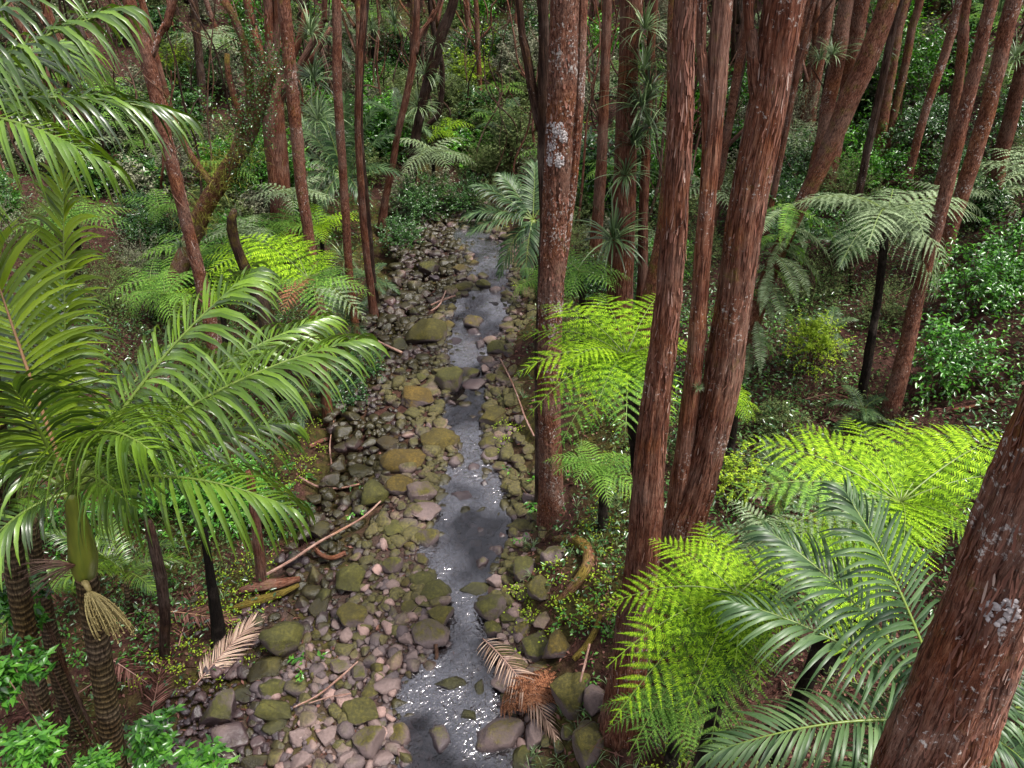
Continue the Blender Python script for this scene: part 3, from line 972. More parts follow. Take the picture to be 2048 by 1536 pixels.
def palm_frond(C, n=60, L=.75, W=.035, g=.55, seed=0, seg=5, s0=.12, lift=.25, spread=1.0, pieces=False):
    """leaflets (one mesh, or a mesh list) and midrib of a feather palm frond along the curve C"""
    r = np.random.default_rng(seed)
    T, S, Nn = frame(C)
    s = np.linspace(s0, .99, n)
    s = np.repeat(s, 2) + r.normal(0, .004, 2 * n)
    side = np.tile([1, -1], n)
    P = along(C, s); t = nrm(along(T, s)); sd = nrm(along(S, s)); nm = nrm(along(Nn, s))
    u = (s - s0) / (1 - s0)
    a = np.radians(72 - 50 * u ** 1.3) * spread + r.normal(0, .05, 2 * n)
    D = t * np.cos(a)[:, None] + sd * (np.sin(a) * side)[:, None] + nm * (lift + r.normal(0, .08, 2 * n))[:, None]
    Ln = L * (.45 + .55 * np.sin(np.clip(u * 1.5 + .25, 0, math.pi / 2))) * (1 - .62 * np.clip((u - .5) / .5, 0, 1) ** 1.4) * r.uniform(.9, 1.08, 2 * n)
    gg = g * r.uniform(.75, 1.35, 2 * n)
    prof = lambda q: np.clip(.35 + q * 5, 0, 1) * np.clip((1 - q) * 2.0, .04, 1) ** .75
    rb = MB(); tube(rb, C, np.linspace(.022, .005, len(C)) * (L / .75) * .9, 6)
    if pieces:
        out = []
        for k in range(2 * n):
            mb = MB()
            blades(mb, P[k:k + 1], D[k:k + 1], Ln[k], W * r.uniform(.85, 1.1), t[k:k + 1], seg, gg[k], .25, 3, prof)
            out.append(mb)
        return out, rb
    mb = MB()
    blades(mb, P, D, Ln, W * r.uniform(.85, 1.1, 2 * n), t, seg, gg, .25, 3, prof)
    ribbon(mb, C, S, .006)
    return mb, rb


def fern_frond(C, n=26, m=18, L=.42, seed=0, droop=.25, s0=.03, pl=.10, wide=1.0):
    """twice-divided tree fern frond along the curve C"""
    r = np.random.default_rng(seed)
    T, S, Nn = frame(C)
    s = np.repeat(np.linspace(s0, .985, n), 2) + r.normal(0, .003, 2 * n)
    side = np.tile([1, -1], n)
    P = along(C, s); t = nrm(along(T, s)); sd = nrm(along(S, s)); nm = nrm(along(Nn, s))
    u = (s - s0) / (1 - s0)
    Ln = L * np.clip((u + .45) * 2.0, 0, 1) ** .7 * np.clip((1 - u) * 1.75, 0.02, 1) ** .8 * r.uniform(.93, 1.05, 2 * n)
    a = np.radians(78 - 34 * u) + r.normal(0, .04, 2 * n)
    D = nrm(t * np.cos(a)[:, None] + sd * (np.sin(a) * side)[:, None] + nm * r.normal(.06, .07, (2 * n, 1)))
    v = (np.arange(m) + .6) / m
    # pinna axes
    pts = P[:, None] + D[:, None] * (Ln[:, None] * v[None])[:, :, None]
    pts[:, :, 2] -= droop * Ln[:, None] * v[None] ** 2.2
    ax = D[:, None] + np.zeros_like(pts); ax[:, :, 2] -= droop * 2.0 * v[None] ** 1.2; ax = nrm(ax)
    cr = nrm(np.cross(ax, nm[:, None] + np.zeros_like(pts)))
    up = np.cross(cr, ax)
    ll = Ln[:, None] * pl * wide * np.clip((1.04 - v[None]) * 1.6, .12, 1) * np.clip(.55 + v[None] * 3, 0, 1)
    sp = Ln[:, None] / m
    mb = MB()
    for sg in (1, -1):
        d = nrm(ax * .38 + cr * sg * .93 + up * r.normal(.03, .08, ll.shape)[:, :, None])
        tip = pts + d * ll[:, :, None]; tip[:, :, 2] -= .05 * ll
        mid = pts + d * (ll * .45)[:, :, None]
        wv = ax * (sp * .48)[:, :, None]
        V = np.stack([pts - wv * .85, pts + wv * .85, tip + wv * .3, tip - wv * .3], 2).reshape(-1, 4, 3)
        q = np.arange(len(V) * 4).reshape(-1, 4)
        mb.add(V.reshape(-1, 3), q)
    # pinna ribs
    e0 = P; e1 = pts[:, m // 2]; e2 = pts[:, -1]
    wv = t * .0035
    for A_, B_ in ((e0, e1), (e1, e2)):
        V = np.stack([A_ - wv, A_ + wv, B_ + wv * .5, B_ - wv * .5], 1)
        mb.add(V.reshape(-1, 3), np.arange(len(V) * 4).reshape(-1, 4))
    ribbon(mb, C, S, .004)
    rb = MB(); tube(rb, C, np.linspace(.009, .002, len(C)) * (L / .45), 6)
    return mb, rb


def simple_frond(C, n=30, L=.12, W=.03, seed=0, g=.1):
    r = np.random.default_rng(seed)
    T, S, Nn = frame(C)
    s = np.repeat(np.linspace(.03, .98, n), 2); side = np.tile([1, -1], n)
    P = along(C, s); t = nrm(along(T, s)); sd = nrm(along(S, s))
    D = t * .35 + sd * side[:, None] + r.normal(0, .08, (2 * n, 3))
    mb = MB()
    Ln = L * np.clip(s * 5, .3, 1) * np.clip((1 - s) * 2.2, .1, 1)
    blades(mb, P, D, Ln, W, t, 2, g, .1, 2, lambda u: np.array([.8, .9, .1]))
    ribbon(mb, C, S, .004)
    rb = MB(); tube(rb, C, np.linspace(.006, .002, len(C)), 4)
    return mb, rb


def curve_for(length, el0, el1, n=14):
    """arched rib starting at elevation el0 and ending at el1 (degrees), in the XZ plane"""
    e = np.radians(np.linspace(el0, el1, n))
    st = length / (n - 1)
    x = np.concatenate([[0], np.cumsum(np.cos(e[:-1]) * st)]); z = np.concatenate([[0], np.cumsum(np.sin(e[:-1]) * st)])
    return np.stack([x, np.zeros(n), z], 1)


FERN_V = {}
def fern_variants(mat, lod):
    key = (mat, lod)
    if key not in FERN_V:
        out = []
        for k, (a, c, ln) in enumerate([(42, -38, 1.0), (30, -30, 1.0), (20, -45, .95), (52, -25, .9), (8, -60, .9), (-15, -75, .85)]):
            n, m = {2: (16, 20), 1: (14, 13), 0: (12, 8)}[lod]
            fm, rm = fern_frond(curve_for(ln, a, c), n, m, .27, k * 7 + lod, .3 + .06 * k, wide=1.0 + (.25 if lod == 0 else 0))
            out.append((fm.mesh('frond', M[mat]), rm.mesh('midrib', M['rib'])))
        FERN_V[key] = out
    return FERN_V[key]


PALM_V = {}
def palm_variants(mat, lod):
    key = (mat, lod)
    if key not in PALM_V:
        out = []
        for k, (a, c) in enumerate([(78, 45), (62, 5), (50, -25), (34, -45), (15, -60), (-20, -75)]):
            n = {1: 44, 0: 26}[lod]
            fm, rm = palm_frond(curve_for(1.0, a, c), n, .30, .0135 if lod else .02, .5, k * 5 + lod, 4 if lod else 3)
            out.append((fm.mesh('frond', M[mat]), rm.mesh('midrib', M['rib'])))
        PALM_V[key] = out
    return PALM_V[key]


# ================================================================== TREES
def trunk_mesh(pts, rad, seed, near=False, ns=None):
    n = max(10, int(np.linalg.norm(np.asarray(pts[-1]) - np.asarray(pts[0])) * (7 if near else 2.5)))
    P, R = resample(pts, n, rad)
    g = np.random.default_rng(seed)
    if not near:
        P = P + np.cumsum(g.normal(0, .008, P.shape), 0) * np.array((1, 1, 0))
    mb = MB()
    tube(mb, P, R, ns or (44 if near else 14), .055 if near else .05, .06 if near else .07, seed)
    return mb


CROWNS = []
def crown_mesh(seed):
    g = np.random.default_rng(seed)
    mb = MB()
    cl = nrm(g.normal(size=(18, 3))) * g.random((18, 1)) ** .4 * np.array((2.6, 2.6, 1.5))
    n = 9
    P = (cl[:, None] + g.normal(0, .38, (18, n, 3))).reshape(-1, 3)
    D = g.normal(size=P.shape) * np.array((1, 1, .5))
    kites(mb, P, D, .26 + .16 * g.random(len(P)), .13, up=nrm(g.normal(size=P.shape) * .4 + np.array((0, 0, 1.0))))
    for c in cl[:14]:
        tube(mb, [(0, 0, -2.2), c * .5 + np.array((0, 0, -.8)), c], [.05, .03, .012], 4)
    return mb.mesh('crown', M['leaf_fine'])


CROWNS = [crown_mesh(40 + k) for k in range(4)]
TREES = []


def tree(label, short, pts, y=None, base=None, color=(.2, .3, 1), mat='bark_red', limbs=(), near=False, group=None, name='tree', seed=None, top=13.5, crown=True, ylean=0.0):
    """a trunk traced as (photo x, y, width) from top to bottom, standing at distance y"""
    seed = seed or len(TREES) + 1
    if y is None:
        y = ground(*base)[1]
    W3, R3 = [], []
    for px, py, w in pts:
        p = at_y(px, py, y)
        t_ = (p - CAMP) @ FWD
        W3.append(p); R3.append(w * .88 * t_ / FPX / 2)
    W3 = np.array(W3)
    # root end
    d = nrm(W3[-1] - W3[-2]); d = nrm(d + np.array((0, 0, -.06 if near else -.4)))
    low = W3[-1]
    gz = H(low[0], low[1])
    if low[2] > gz + .1:
        k = (low[2] - gz + .15) / max(.3, -d[2])
        nk = max(1, int(k / 1.2)); l0 = W3[-1].copy(); r0 = R3[-1]
        for q in range(1, nk + 1):
            e = l0 + d * k * q / nk
            if q == nk: e[2] = H(e[0], e[1]) - .15
            W3 = np.vstack([W3, e]); R3.append(r0 * (1 + .12 * q / nk + .3 * (q == nk)))
    else:
        W3[-1, 2] = gz - .1
    # grow on above the picture
    d = nrm(W3[0] - W3[1]); d = nrm(d * np.array((.6, .6, 1)) + np.array((0, 0, .35)))
    if top and W3[0, 2] < top and (pts[0][1] <= 30 or near):
        k = (top - W3[0, 2]) / max(.4, d[2])
        nk = max(1, int(k / 1.5)); l0 = W3[0].copy(); r0 = R3[0]
        for q in range(1, nk + 1):
            W3 = np.vstack([l0 + d * k * q / nk, W3]); R3 = [r0 * (1 - .3 * q / nk)] + R3
    W3 = W3[::-1]; R3 = R3[::-1]
    base_p = W3[0].copy()
    o = thing(name, label, 'tree', tuple(base_p), group)
    mb = trunk_mesh(W3, R3, seed, near)
    part('trunk', mb.mesh('trunk', M[mat], True, True, base_p), o, color=(*color, 1))
    for lm in limbs:
        L3, LR = [], []
        for px, py, w in lm:
            p = at_y(px, py, y - .02)
            L3.append(p); LR.append(w * .85 * ((p - CAMP) @ FWD) / FPX / 2)
        L3 = np.array(L3)
        if lm[0][1] <= 15 and top:
            dd = nrm(L3[0] - L3[1]) * np.array((.7, .7, 1)); kk = (top - 1 - L3[0, 2]) / max(.35, dd[2])
            L3 = np.vstack([L3[0] + dd * max(kk, .3), L3]); LR = [LR[0] * .5] + LR
        lb = trunk_mesh(L3[::-1], LR[::-1], seed + 77, near)
        tn = (.72, 1.18, .9, 1.05, .8)[len(o.children) % 5]
        part('limb', lb.mesh('limb', M[mat], True, True, base_p), o, color=(color[0], color[1], color[2] * tn, 1))
    if crown and top:
        tp = W3[-1]
        part('crown', CROWNS[seed % 4], o, loc=tuple(tp - base_p + np.array((0, 0, 1.2))), rot=(0, 0, seed * 1.7), sc=.8 + .25 * ((seed * 7) % 5) / 5)
    TREES.append((base_p, R3[0]))
    if short:
        mark(short, base_p)
    return o, W3, R3


T1A = tree('tall reddish stringy-barked trunk standing before the twin-stemmed tree', 'stringy-barked trunk',
           [(1372, 0, 50), (1364, 200, 52), (1356, 350, 54), (1338, 600, 58), (1318, 760, 62), (1302, 900, 68), (1286, 1100, 76), (1258, 1330, 80)], base=(1245, 1450), color=(.12, .45, .95), near=True)
T1C = tree('biggest reddish tree whose two stems join low behind the lime ferns', 'twin-stemmed tree',
           [(1568, 0, 92), (1536, 200, 84), (1498, 400, 82), (1470, 600, 78), (1440, 780, 80), (1404, 930, 76), (1368, 1050, 92), (1348, 1180, 100)], base=(1335, 1290), color=(.3, .55, 1.1), near=True,
           limbs=[[(1446, 0, 46), (1436, 130, 46), (1426, 260, 42), (1408, 480, 38), (1392, 700, 40), (1372, 880, 42), (1354, 1030, 50), (1345, 1160, 50)],
                  [(1496, 0, 22), (1503, 60, 26), (1508, 120, 32), (1520, 190, 46)],
                  [(1404, 0, 24), (1406, 120, 24), (1414, 230, 24), (1414, 330, 26), (1408, 430, 24)]])
T2 = tree('tall lichen-patched grey-brown trunk beside the stream', 'lichen-patched trunk',
          [(1130, 0, 66), (1124, 180, 66), (1116, 330, 62), (1108, 480, 58), (1102, 620, 54), (1098, 780, 50), (1100, 930, 50)], base=(1096, 1045), color=(.3, .75, .95), mat='bark_flaky', near=True,
          limbs=[[(1166, 0, 24), (1161, 160, 24), (1152, 300, 22), (1136, 450, 20), (1120, 560, 20), (1106, 640, 18)]])
T3 = tree('forked slim brown trunk close against the lichen-patched trunk', 'forked slim trunk',
          [(1078, 0, 24), (1080, 120, 26), (1086, 250, 36), (1088, 420, 26), (1084, 560, 22), (1075, 720, 20), (1080, 900, 20)], base=(1082, 1000), color=(.2, .3, .8), mat='bark_dark',
          limbs=[[(1036, 0, 16), (1046, 90, 20), (1062, 180, 24), (1082, 260, 24)]])
T4 = tree('dark reddish trunk clothed in tufts of hanging strap leaves', 'tuft-hung trunk',
          [(1272, 0, 46), (1262, 180, 46), (1252, 330, 50), (1245, 480, 56), (1240, 600, 60)], base=(1236, 700), color=(.15, .2, .75))
T4b = tree('second dark reddish trunk close behind the tuft-hung trunk', None,
           [(1306, 0, 20), (1296, 250, 20), (1288, 450, 22), (1283, 580, 24)], base=(1262, 680), color=(.1, .2, .7))
T5 = tree('thin straight reddish pole trunk next to the tuft-hung trunk', None,
          [(1222, 0, 22), (1214, 160, 22), (1205, 320, 24), (1196, 440, 26)], base=(1190, 560), color=(.1, .2, .8))
T6 = tree('mossy ochre trunk half hidden behind the stringy-barked trunk', None,
          [(1350, 0, 26), (1345, 250, 32), (1330, 450, 40), (1312, 560, 44)], base=(1300, 720), color=(.5, .3, 1.1), mat='bark_flaky')
R0 = tree('massive leaning furrowed red trunk beside the bridge, with moss and lichen', 'massive leaning trunk',
          [(2220, 600, 180), (2148, 800, 185), (2052, 1050, 190), (1980, 1230, 190), (1908, 1400, 194), (1852, 1536, 198)], y=2.6, color=(.3, .6, 1.35), near=True, top=15)

L1 = tree('leaning reddish trunk with a forked branch and a vine coiled round', 'vine-coiled trunk',
          [(262, 0, 30), (282, 70, 32), (302, 140, 32), (325, 240, 30), (348, 330, 28), (372, 430, 28), (396, 530, 28), (420, 640, 30)], base=(440, 770), color=(.1, .55, 1.0), mat='bark_flaky',
          limbs=[[(348, 0, 20), (328, 50, 16), (312, 85, 14), (302, 112, 16)]])
L2 = tree('straight orange-brown flaky trunk uphill of the mid-stream palm', 'orange flaky trunk',
          [(568, 0, 30), (582, 130, 30), (596, 280, 28), (608, 400, 25), (620, 490, 24)], base=(634, 640), color=(.35, .45, 1.2), mat='bark_flaky')
L3 = tree('slim reddish trunk rising through the grey-green palm', 'slim trunk through the palm',
          [(668, 0, 20), (670, 120, 22), (678, 250, 20), (690, 400, 18), (697, 540, 18), (708, 640, 18)], base=(712, 700), color=(.1, .4, .95), mat='bark_flaky')
L4 = tree('stout brown trunk that splits into many upright limbs', 'many-limbed stout trunk',
          [(530, 0, 22), (536, 90, 26), (542, 170, 44), (544, 260, 50), (552, 340, 48), (562, 415, 52)], base=(566, 470), color=(.1, .3, .85),
          limbs=[[(492, 0, 18), (505, 60, 18), (528, 130, 20), (542, 190, 24)], [(555, 0, 18), (550, 80, 18), (545, 170, 22)],
                 [(610, 20, 13), (596, 80, 14), (575, 140, 15), (552, 200, 18)], [(648, 0, 12), (645, 40, 13), (610, 110, 16), (560, 190, 18)],
                 [(660, 55, 10), (620, 120, 12), (580, 170, 13), (555, 205, 14)]])
L5 = tree('crooked mossy tree furred with tiny leaves, leaning uphill', 'crooked mossy tree',
          [(548, 130, 22), (532, 175, 30), (515, 230, 34), (495, 285, 36), (465, 330, 40), (435, 375, 40), (405, 430, 38), (372, 510, 38), (350, 570, 38)], base=(345, 640), color=(.55, .45, .85), mat='bark_flaky', top=0,
          limbs=[[(453, 108, 12), (456, 150, 14), (470, 200, 15), (482, 235, 16), (476, 275, 18), (462, 320, 24)],
                 [(446, 0, 20), (470, 40, 18), (492, 100, 20), (500, 170, 20), (500, 230, 22), (492, 290, 26)],
                 [(300, 155, 14), (345, 240, 15), (375, 300, 15), (405, 345, 16), (425, 370, 18)]])
L6 = tree('leaning broken stub with splintered top among the ferns', 'broken stub',
          [(468, 420, 14), (462, 450, 24), (474, 500, 22), (500, 560, 28), (530, 620, 34), (548, 700, 40)], base=(560, 790), color=(.5, .3, .6), mat='bark_dark', top=0)
L7 = tree('thin dark straight trunk on the palm-side bank', None, [(722, 0, 14), (718, 120, 14), (714, 250, 14), (722, 380, 16), (732, 500, 16), (742, 590, 18)], base=(748, 640), color=(.1, .3, .7), mat='bark_red')
L7b = tree('thin dark twin trunk touching its neighbour on the palm-side bank', None, [(735, 0, 10), (727, 100, 10), (722, 260, 12), (735, 420, 14), (748, 560, 14)], base=(756, 625), color=(.1, .2, .5), mat='bark_dark')
L8 = tree('leaning black trunk bearded with drooping strap leaves', 'bearded black trunk', [(905, 0, 22), (885, 60, 24), (868, 120, 26), (850, 180, 24), (836, 240, 22), (828, 290, 22)], base=(822, 400), color=(.1, .1, .6), mat='bark_dark')
L9 = tree('sinuous brown trunk beside the dark stream-side bush', 'sinuous trunk', [(834, 0, 14), (832, 70, 16), (822, 150, 16), (808, 215, 16), (793, 275, 15), (782, 340, 15), (770, 400, 16)], base=(764, 470), color=(.2, .25, .7), mat='bark_red',
          limbs=[[(880, 0, 8), (860, 40, 9), (842, 70, 11), (832, 110, 12)], [(868, 20, 6), (850, 60, 8), (830, 100, 9)]])
L10 = tree('black hooked stem curving up over the yellow fern', None, [(862, 10, 10), (872, 70, 11), (886, 130, 12), (884, 190, 12), (876, 230, 12), (850, 255, 12), (836, 275, 13)], base=(830, 330), color=(.1, .1, .5), mat='bark_dark')

RS = [  # trunks on the red-stemmed hillside
    ('leaning thick reddish trunk clad in climbing fern lower down', 'fern-clad leaning trunk', [(1775, 0, 46), (1738, 100, 46), (1700, 190, 48), (1668, 270, 42), (1640, 330, 40), (1600, 410, 34), (1560, 500, 34), (1520, 600, 34), (1490, 700, 36)], (1478, 760), (.45, .4, .9)),
    ('pale forked trunk just uphill of the fern-clad leaning trunk', None, [(1690, 0, 32), (1680, 80, 34), (1668, 160, 32), (1654, 230, 32), (1640, 300, 28)], (1620, 430), (.3, .4, 1.1)),
    ('straight reddish trunk rising behind the fern-clad leaning trunk', None, [(1728, 0, 34), (1712, 90, 32), (1694, 180, 30)], (1660, 380), (.15, .4, 1.0)),
    ('reddish trunk at the edge of the hillside stand, mossy on one flank', None, [(1806, 0, 24), (1788, 90, 24), (1776, 170, 22)], (1750, 330), (.5, .4, 1.0)),
    ('thin mossy trunk behind glossy leaves high on the hillside', None, [(1840, 0, 18), (1822, 60, 18), (1808, 130, 18), (1796, 190, 16)], (1780, 320), (.5, .4, .9)),
    ('first reddish trunk upslope of the biggest tree', None, [(1612, 0, 26), (1600, 80, 26), (1590, 140, 24)], (1570, 300), (.1, .4, 1.0)),
    ('reddish trunk with white fungus disc', None, [(1660, 0, 30), (1652, 60, 28), (1640, 130, 24)], (1600, 300), (.1, .5, 1.1)),
    ('thin reddish trunk in the gap of the hillside stand', None, [(1636, 0, 18), (1632, 80, 16), (1620, 150, 18)], (1590, 290), (.1, .4, 1.0)),
    ('slanting slender trunk with pale bark flakes, bare for its whole length', 'slanting slender trunk', [(1925, 0, 22), (1905, 60, 22), (1886, 120, 20), (1862, 190, 19), (1840, 265, 18), (1828, 310, 18)], (1800, 380), (.15, .55, 1.2)),
    ('upright trunk with a mossy elbow fork on the hillside', None, [(1932, 10, 18), (1926, 70, 24), (1920, 140, 22), (1910, 210, 20), (1898, 290, 22), (1880, 360, 20)], (1860, 450), (.4, .4, 1.1)),
    ('long leaning reddish trunk with vines, bare down to red litter', 'long leaning trunk', [(1992, 0, 30), (1972, 80, 28), (1950, 170, 28), (1926, 260, 30), (1898, 380, 30), (1872, 480, 30), (1840, 600, 32), (1810, 720, 34)], (1788, 840), (.15, .5, 1.0)),
    ('thick pale-flecked trunk standing behind the long leaning trunk', None, [(2018, 20, 36), (1996, 110, 34), (1974, 200, 34), (1950, 290, 34), (1926, 370, 32), (1900, 460, 30)], (1880, 560), (.15, .6, 1.05)),
    ('shadowed outermost trunk of the hillside stand', None, [(2075, 0, 34), (2050, 100, 34), (2030, 180, 32), (2008, 280, 30)], (1975, 430), (.15, .3, .7)),
]
for lab, short, pts, base, colr in RS:
    tree(lab, short, pts, base=base, color=colr, mat='bark_flaky')

# trunks under the big palm and along the palm-side bank
for lab, short, pts, base, colr, mt in [
    ('grey palm-like bare stem behind the ringed palm trunk', None, [(62, 1040, 28), (75, 1120, 30), (95, 1230, 32), (120, 1360, 36), (150, 1450, 40)], (155, 1470), (.2, .3, .7), 'bark_palm'),
    ('shaggy dark trunk standing in red litter', 'shaggy dark trunk', [(300, 1040, 20), (316, 1130, 26), (328, 1220, 24), (330, 1310, 22)], (332, 1320), (.1, .2, .7), 'bark_dark'),
    ('black fibrous fern trunk flaring at its foot', 'black flaring trunk', [(412, 1060, 16), (420, 1130, 18), (430, 1200, 24), (438, 1270, 34)], (440, 1285), (.1, .1, .5), 'bark_fern'),
    ('short red-brown trunk at the upper edge of the litter', 'red-brown trunk by the log', [(498, 940, 18), (508, 1020, 22), (516, 1090, 24), (524, 1160, 24)], (526, 1178), (.15, .3, 1.0), 'bark_red'),
    ('brown trunk under the drooping palm fronds by the seedlings', None, [(622, 620, 20), (636, 700, 22), (650, 790, 22)], (656, 850), (.1, .3, .8), 'bark_red'),
]:
    tree(lab, short, pts, base=base, color=colr, mat=mt, top=0, crown=False)

# the rest of the wood, standing uphill and upstream
wr_ = random.Random(77)
SPOTS = [(p[0], p[1]) for p, _ in TREES]
cnt = 0
for k in range(3000):
    if cnt >= 84:
        break
    yy = wr_.uniform(13, 62)
    xx = wr_.uniform(-1, 1) * (4 + .74 * yy)
    xl_, xr_ = banks(yy)
    if yy < 34 and -2.2 < xx - xl_ and xx < xr_ + 1.6:
        continue
    if min((xx - a) ** 2 + (yy - b_) ** 2 for a, b_ in SPOTS) < (1.5 if yy < 30 else 2.2) ** 2:
        continue
    z = H(xx, yy)
    px, py, tt = project((xx, yy, z))
    if not (-60 < px < 2110) or py > 900 or py < -60:
        continue
    if 600 < px < 1130 and py > 330:
        continue
    if px > 1400 and py > 520 or px <= 1400 and py > 300:
        continue
    r = wr_.uniform(.07, .17)
    lean = np.array((wr_.gauss(0, .06) + .006 * xx, wr_.gauss(0, .05), 1.0))
    pts = []
    hh = max(13, z + 8) - z
    bend = wr_.uniform(-.35, .35)
    for q in (1, .75, .5, .25, .08, 0):
        p = np.array((xx, yy, z)) + lean * q * hh + np.array((bend * math.sin(q * 3.1), 0, 0))
        a_, b_, c_ = project(p)
        pts.append((p, r * (1 - .35 * q)))
    look = 'stout' if r > .14 else 'slender' if r < .1 else 'middling'
    dark = wr_.random() < .35
    tone = 'dark' if dark else 'reddish'
    lab = auto_label(f'{look} {tone} trunk', (xx, yy))
    if lab is None:
        continue
    W3 = np.array([p for p, _ in pts])[::-1]; R3 = [q for _, q in pts][::-1]
    W3[0, 2] -= .15; R3[0] *= 1.25
    o = thing('tree', lab, 'tree', tuple(W3[0]), 'trees of the surrounding forest')
    colr = (wr_.uniform(.05, .5), wr_.uniform(.2, .6), wr_.uniform(.65, 1.05), 1)
    part('trunk', trunk_mesh(W3, R3, 500 + k).mesh('trunk', M['bark_dark' if dark else wr_.choice(('bark_red', 'bark_flaky'))], True, True, W3[0]), o, color=colr)
    for q in range(wr_.choice((0, 1, 1, 2, 3))):
        f0 = wr_.uniform(.2, .65)
        s_ = W3[0] + (W3[-1] - W3[0]) * f0
        az = wr_.uniform(0, 6.28); dv = np.array((math.cos(az), math.sin(az), wr_.uniform(.7, 1.8)))
        ln = wr_.uniform(1.2, 3.0)
        Q = [s_, s_ + dv * ln * .35 + np.array((wr_.gauss(0, .12), wr_.gauss(0, .12), 0)), s_ + dv * ln * .7 + np.array((wr_.gauss(0, .2), 0, .2)), s_ + dv * ln + np.array((0, 0, .5))]
        part('limb', trunk_mesh(np.array(Q), [r * .5, r * .4, r * .3, r * .15], 900 + k * 3 + q, ns=8).mesh('limb', M['bark_dark' if dark else 'bark_red'], True, True, W3[0]), o, color=colr)
    part('crown', CROWNS[cnt % 4], o, loc=tuple(W3[-1] - W3[0] + np.array((0, 0, .8))), rot=(0, 0, k), sc=wr_.uniform(.5, .75))
    SPOTS.append((xx, yy)); cnt += 1

# ================================================================== TREE FERNS
def fern_root(label, hub, base, group, short, rt=.075):
    base = np.asarray(base, float).copy(); base[2] = H(base[0], base[1])
    o = thing('tree_fern', label, 'tree fern', tuple(base), group)
    mid = (base + hub) / 2 + np.array((.04, 0, 0))
    pts, rr = resample([base - (0, 0, .15), mid, hub], 14, [rt * 1.5, rt, rt * 1.1])
    mb = MB(); tube(mb, pts, rr, 12, .12, .1, int(abs(hub[0]) * 100) + 3)
    part('trunk', mb.mesh('trunk', M['bark_fern'], True, True, base), o, color=(.05, .05, 1, 1))
    if short:
        mark(short, base)
    return o, base


def hero_fern(label, short, hub, base, tips, mat='fern_lime', n=14, m=22, wide=1.0, group='tree ferns'):
    o, base = fern_root(label, hub, base, group, short)
    for k, tp in enumerate(tips):
        px, py, dz, lift = tp[:4]
        mt = tp[4] if len(tp) > 4 else mat
        tip = at_depth(px, py, (hub - CAMP) @ FWD + dz)
        ln = np.linalg.norm(tip - hub)
        C = bez(hub, (hub + tip) / 2 + np.array((0, 0, lift * ln)), tip, 16)
        L = ln * (.31 if ln > 1.3 else .36)
        fm, rm = fern_frond(C, n, m, L, 31 * k + len(label), .2, .03, .1, wide)
        f = part('frond', fm.mesh('frond', M[mt], True, False, base), o)
        part('midrib', rm.mesh('midrib', M['rib'], True, False, base), f)
    return o


F1H = at_depth(1252, 712, 8.7)
hero_fern('lime tree fern with black stem spreading over the stream side of the stringy-barked trunk', 'stream-side lime fern', F1H, ground(1288, 1180),
          [(1034, 676, .5, .3), (1082, 610, 1.0, .25), (1195, 586, 1.3, .2), (1325, 588, 1.2, .2), (1028, 752, -.1, .3), (1052, 838, -.5, .3), (1112, 908, -.7, .28, 'fern_green'),
           (1178, 862, -1.0, .34), (1250, 890, -1.0, .34, 'fern_green'), (1345, 850, -.7, .3), (1410, 700, .2, .25), (1130, 730, -.5, .36), (1300, 770, -.8, .4)], n=16, m=22)
F2H = at_depth(1800, 1005, 8.2)
hero_fern('wide lime tree fern beside the massive leaning trunk, fronds in a flat wheel', 'wide lime fern', F2H, (F2H[0], F2H[1] + .2, 0),
          [(1470, 884, .5, .22), (1575, 845, .9, .2), (1690, 832, 1.1, .2), (1808, 834, 1.2, .18), (1925, 850, 1.0, .2), (2030, 872, .7, .22), (1440, 992, 0, .26, 'fern_green'),
           (2085, 965, .2, .26), (1530, 1085, -.5, .3, 'fern_silver'), (1650, 1125, -.7, .3, 'fern_green'), (1985, 1100, -.6, .3), (1800, 1130, -.9, .34), (1880, 1110, -.8, .34)], n=18, m=24)
F3H = at_depth(1475, 1190, 6.8)
hero_fern('vivid lime tree fern hiding the foot of the twin-stemmed tree', 'vivid lime fern', F3H, (F3H[0] + .1, F3H[1] + .2, 0),
          [(1298, 1078, .5, .24), (1398, 1042, .8, .2), (1210, 1212, 0, .3), (1212, 1335, -.3, .3), (1220, 1448, -.5, .28), (1365, 1445, -.8, .28), (1522, 1382, -.7, .3),
           (1612, 1105, .5, .24), (1605, 1290, -.3, .3), (1255, 1512, -.4, .26, 'fern_green'), (1410, 1545, -.6, .26, 'fern_green'), (1470, 1330, -.8, .4)], n=17, m=24)
F4H = at_depth(1690, 1150, 7.4)
hero_fern('bright tree fern growing up through the grey-green palm fronds', 'fern among palm fronds', F4H, (F4H[0], F4H[1] + .2, 0),
          [(1555, 1035, .5, .25), (1640, 985, .8, .22), (1735, 1015, .7, .25), (1890, 1065, .5, .22), (1838, 1032, .6, .22), (1560, 1165, 0, .28, 'fern_silver'), (1702, 1372, -.8, .3), (1800, 1235, -.3, .3), (1590, 1255, -.4, .3, 'fern_green')], n=17, m=24)
B5 = ground(640, 790)
F5H = at_y(616, 556, B5[1])
hero_fern('green tree fern on the palm-side bank with one browned frond', 'fern with browned frond', F5H, B5,
          [(470, 470, 1.0, .2, 'fern_lime'), (560, 462, 1.3, .2, 'fern_lime'), (668, 500, .9, .2, 'fern_lime'), (748, 592, 0, .25), (735, 645, -.5, .25, 'fern_silver'), (655, 668, -.9, .3), (565, 630, -.7, .3, 'fern_dead'), (480, 540, 0, .22, 'fern_lime'),
           (705, 540, .3, .22), (520, 592, -.4, .26), (690, 605, -.4, .28)], mat='fern_green', n=16, m=16)


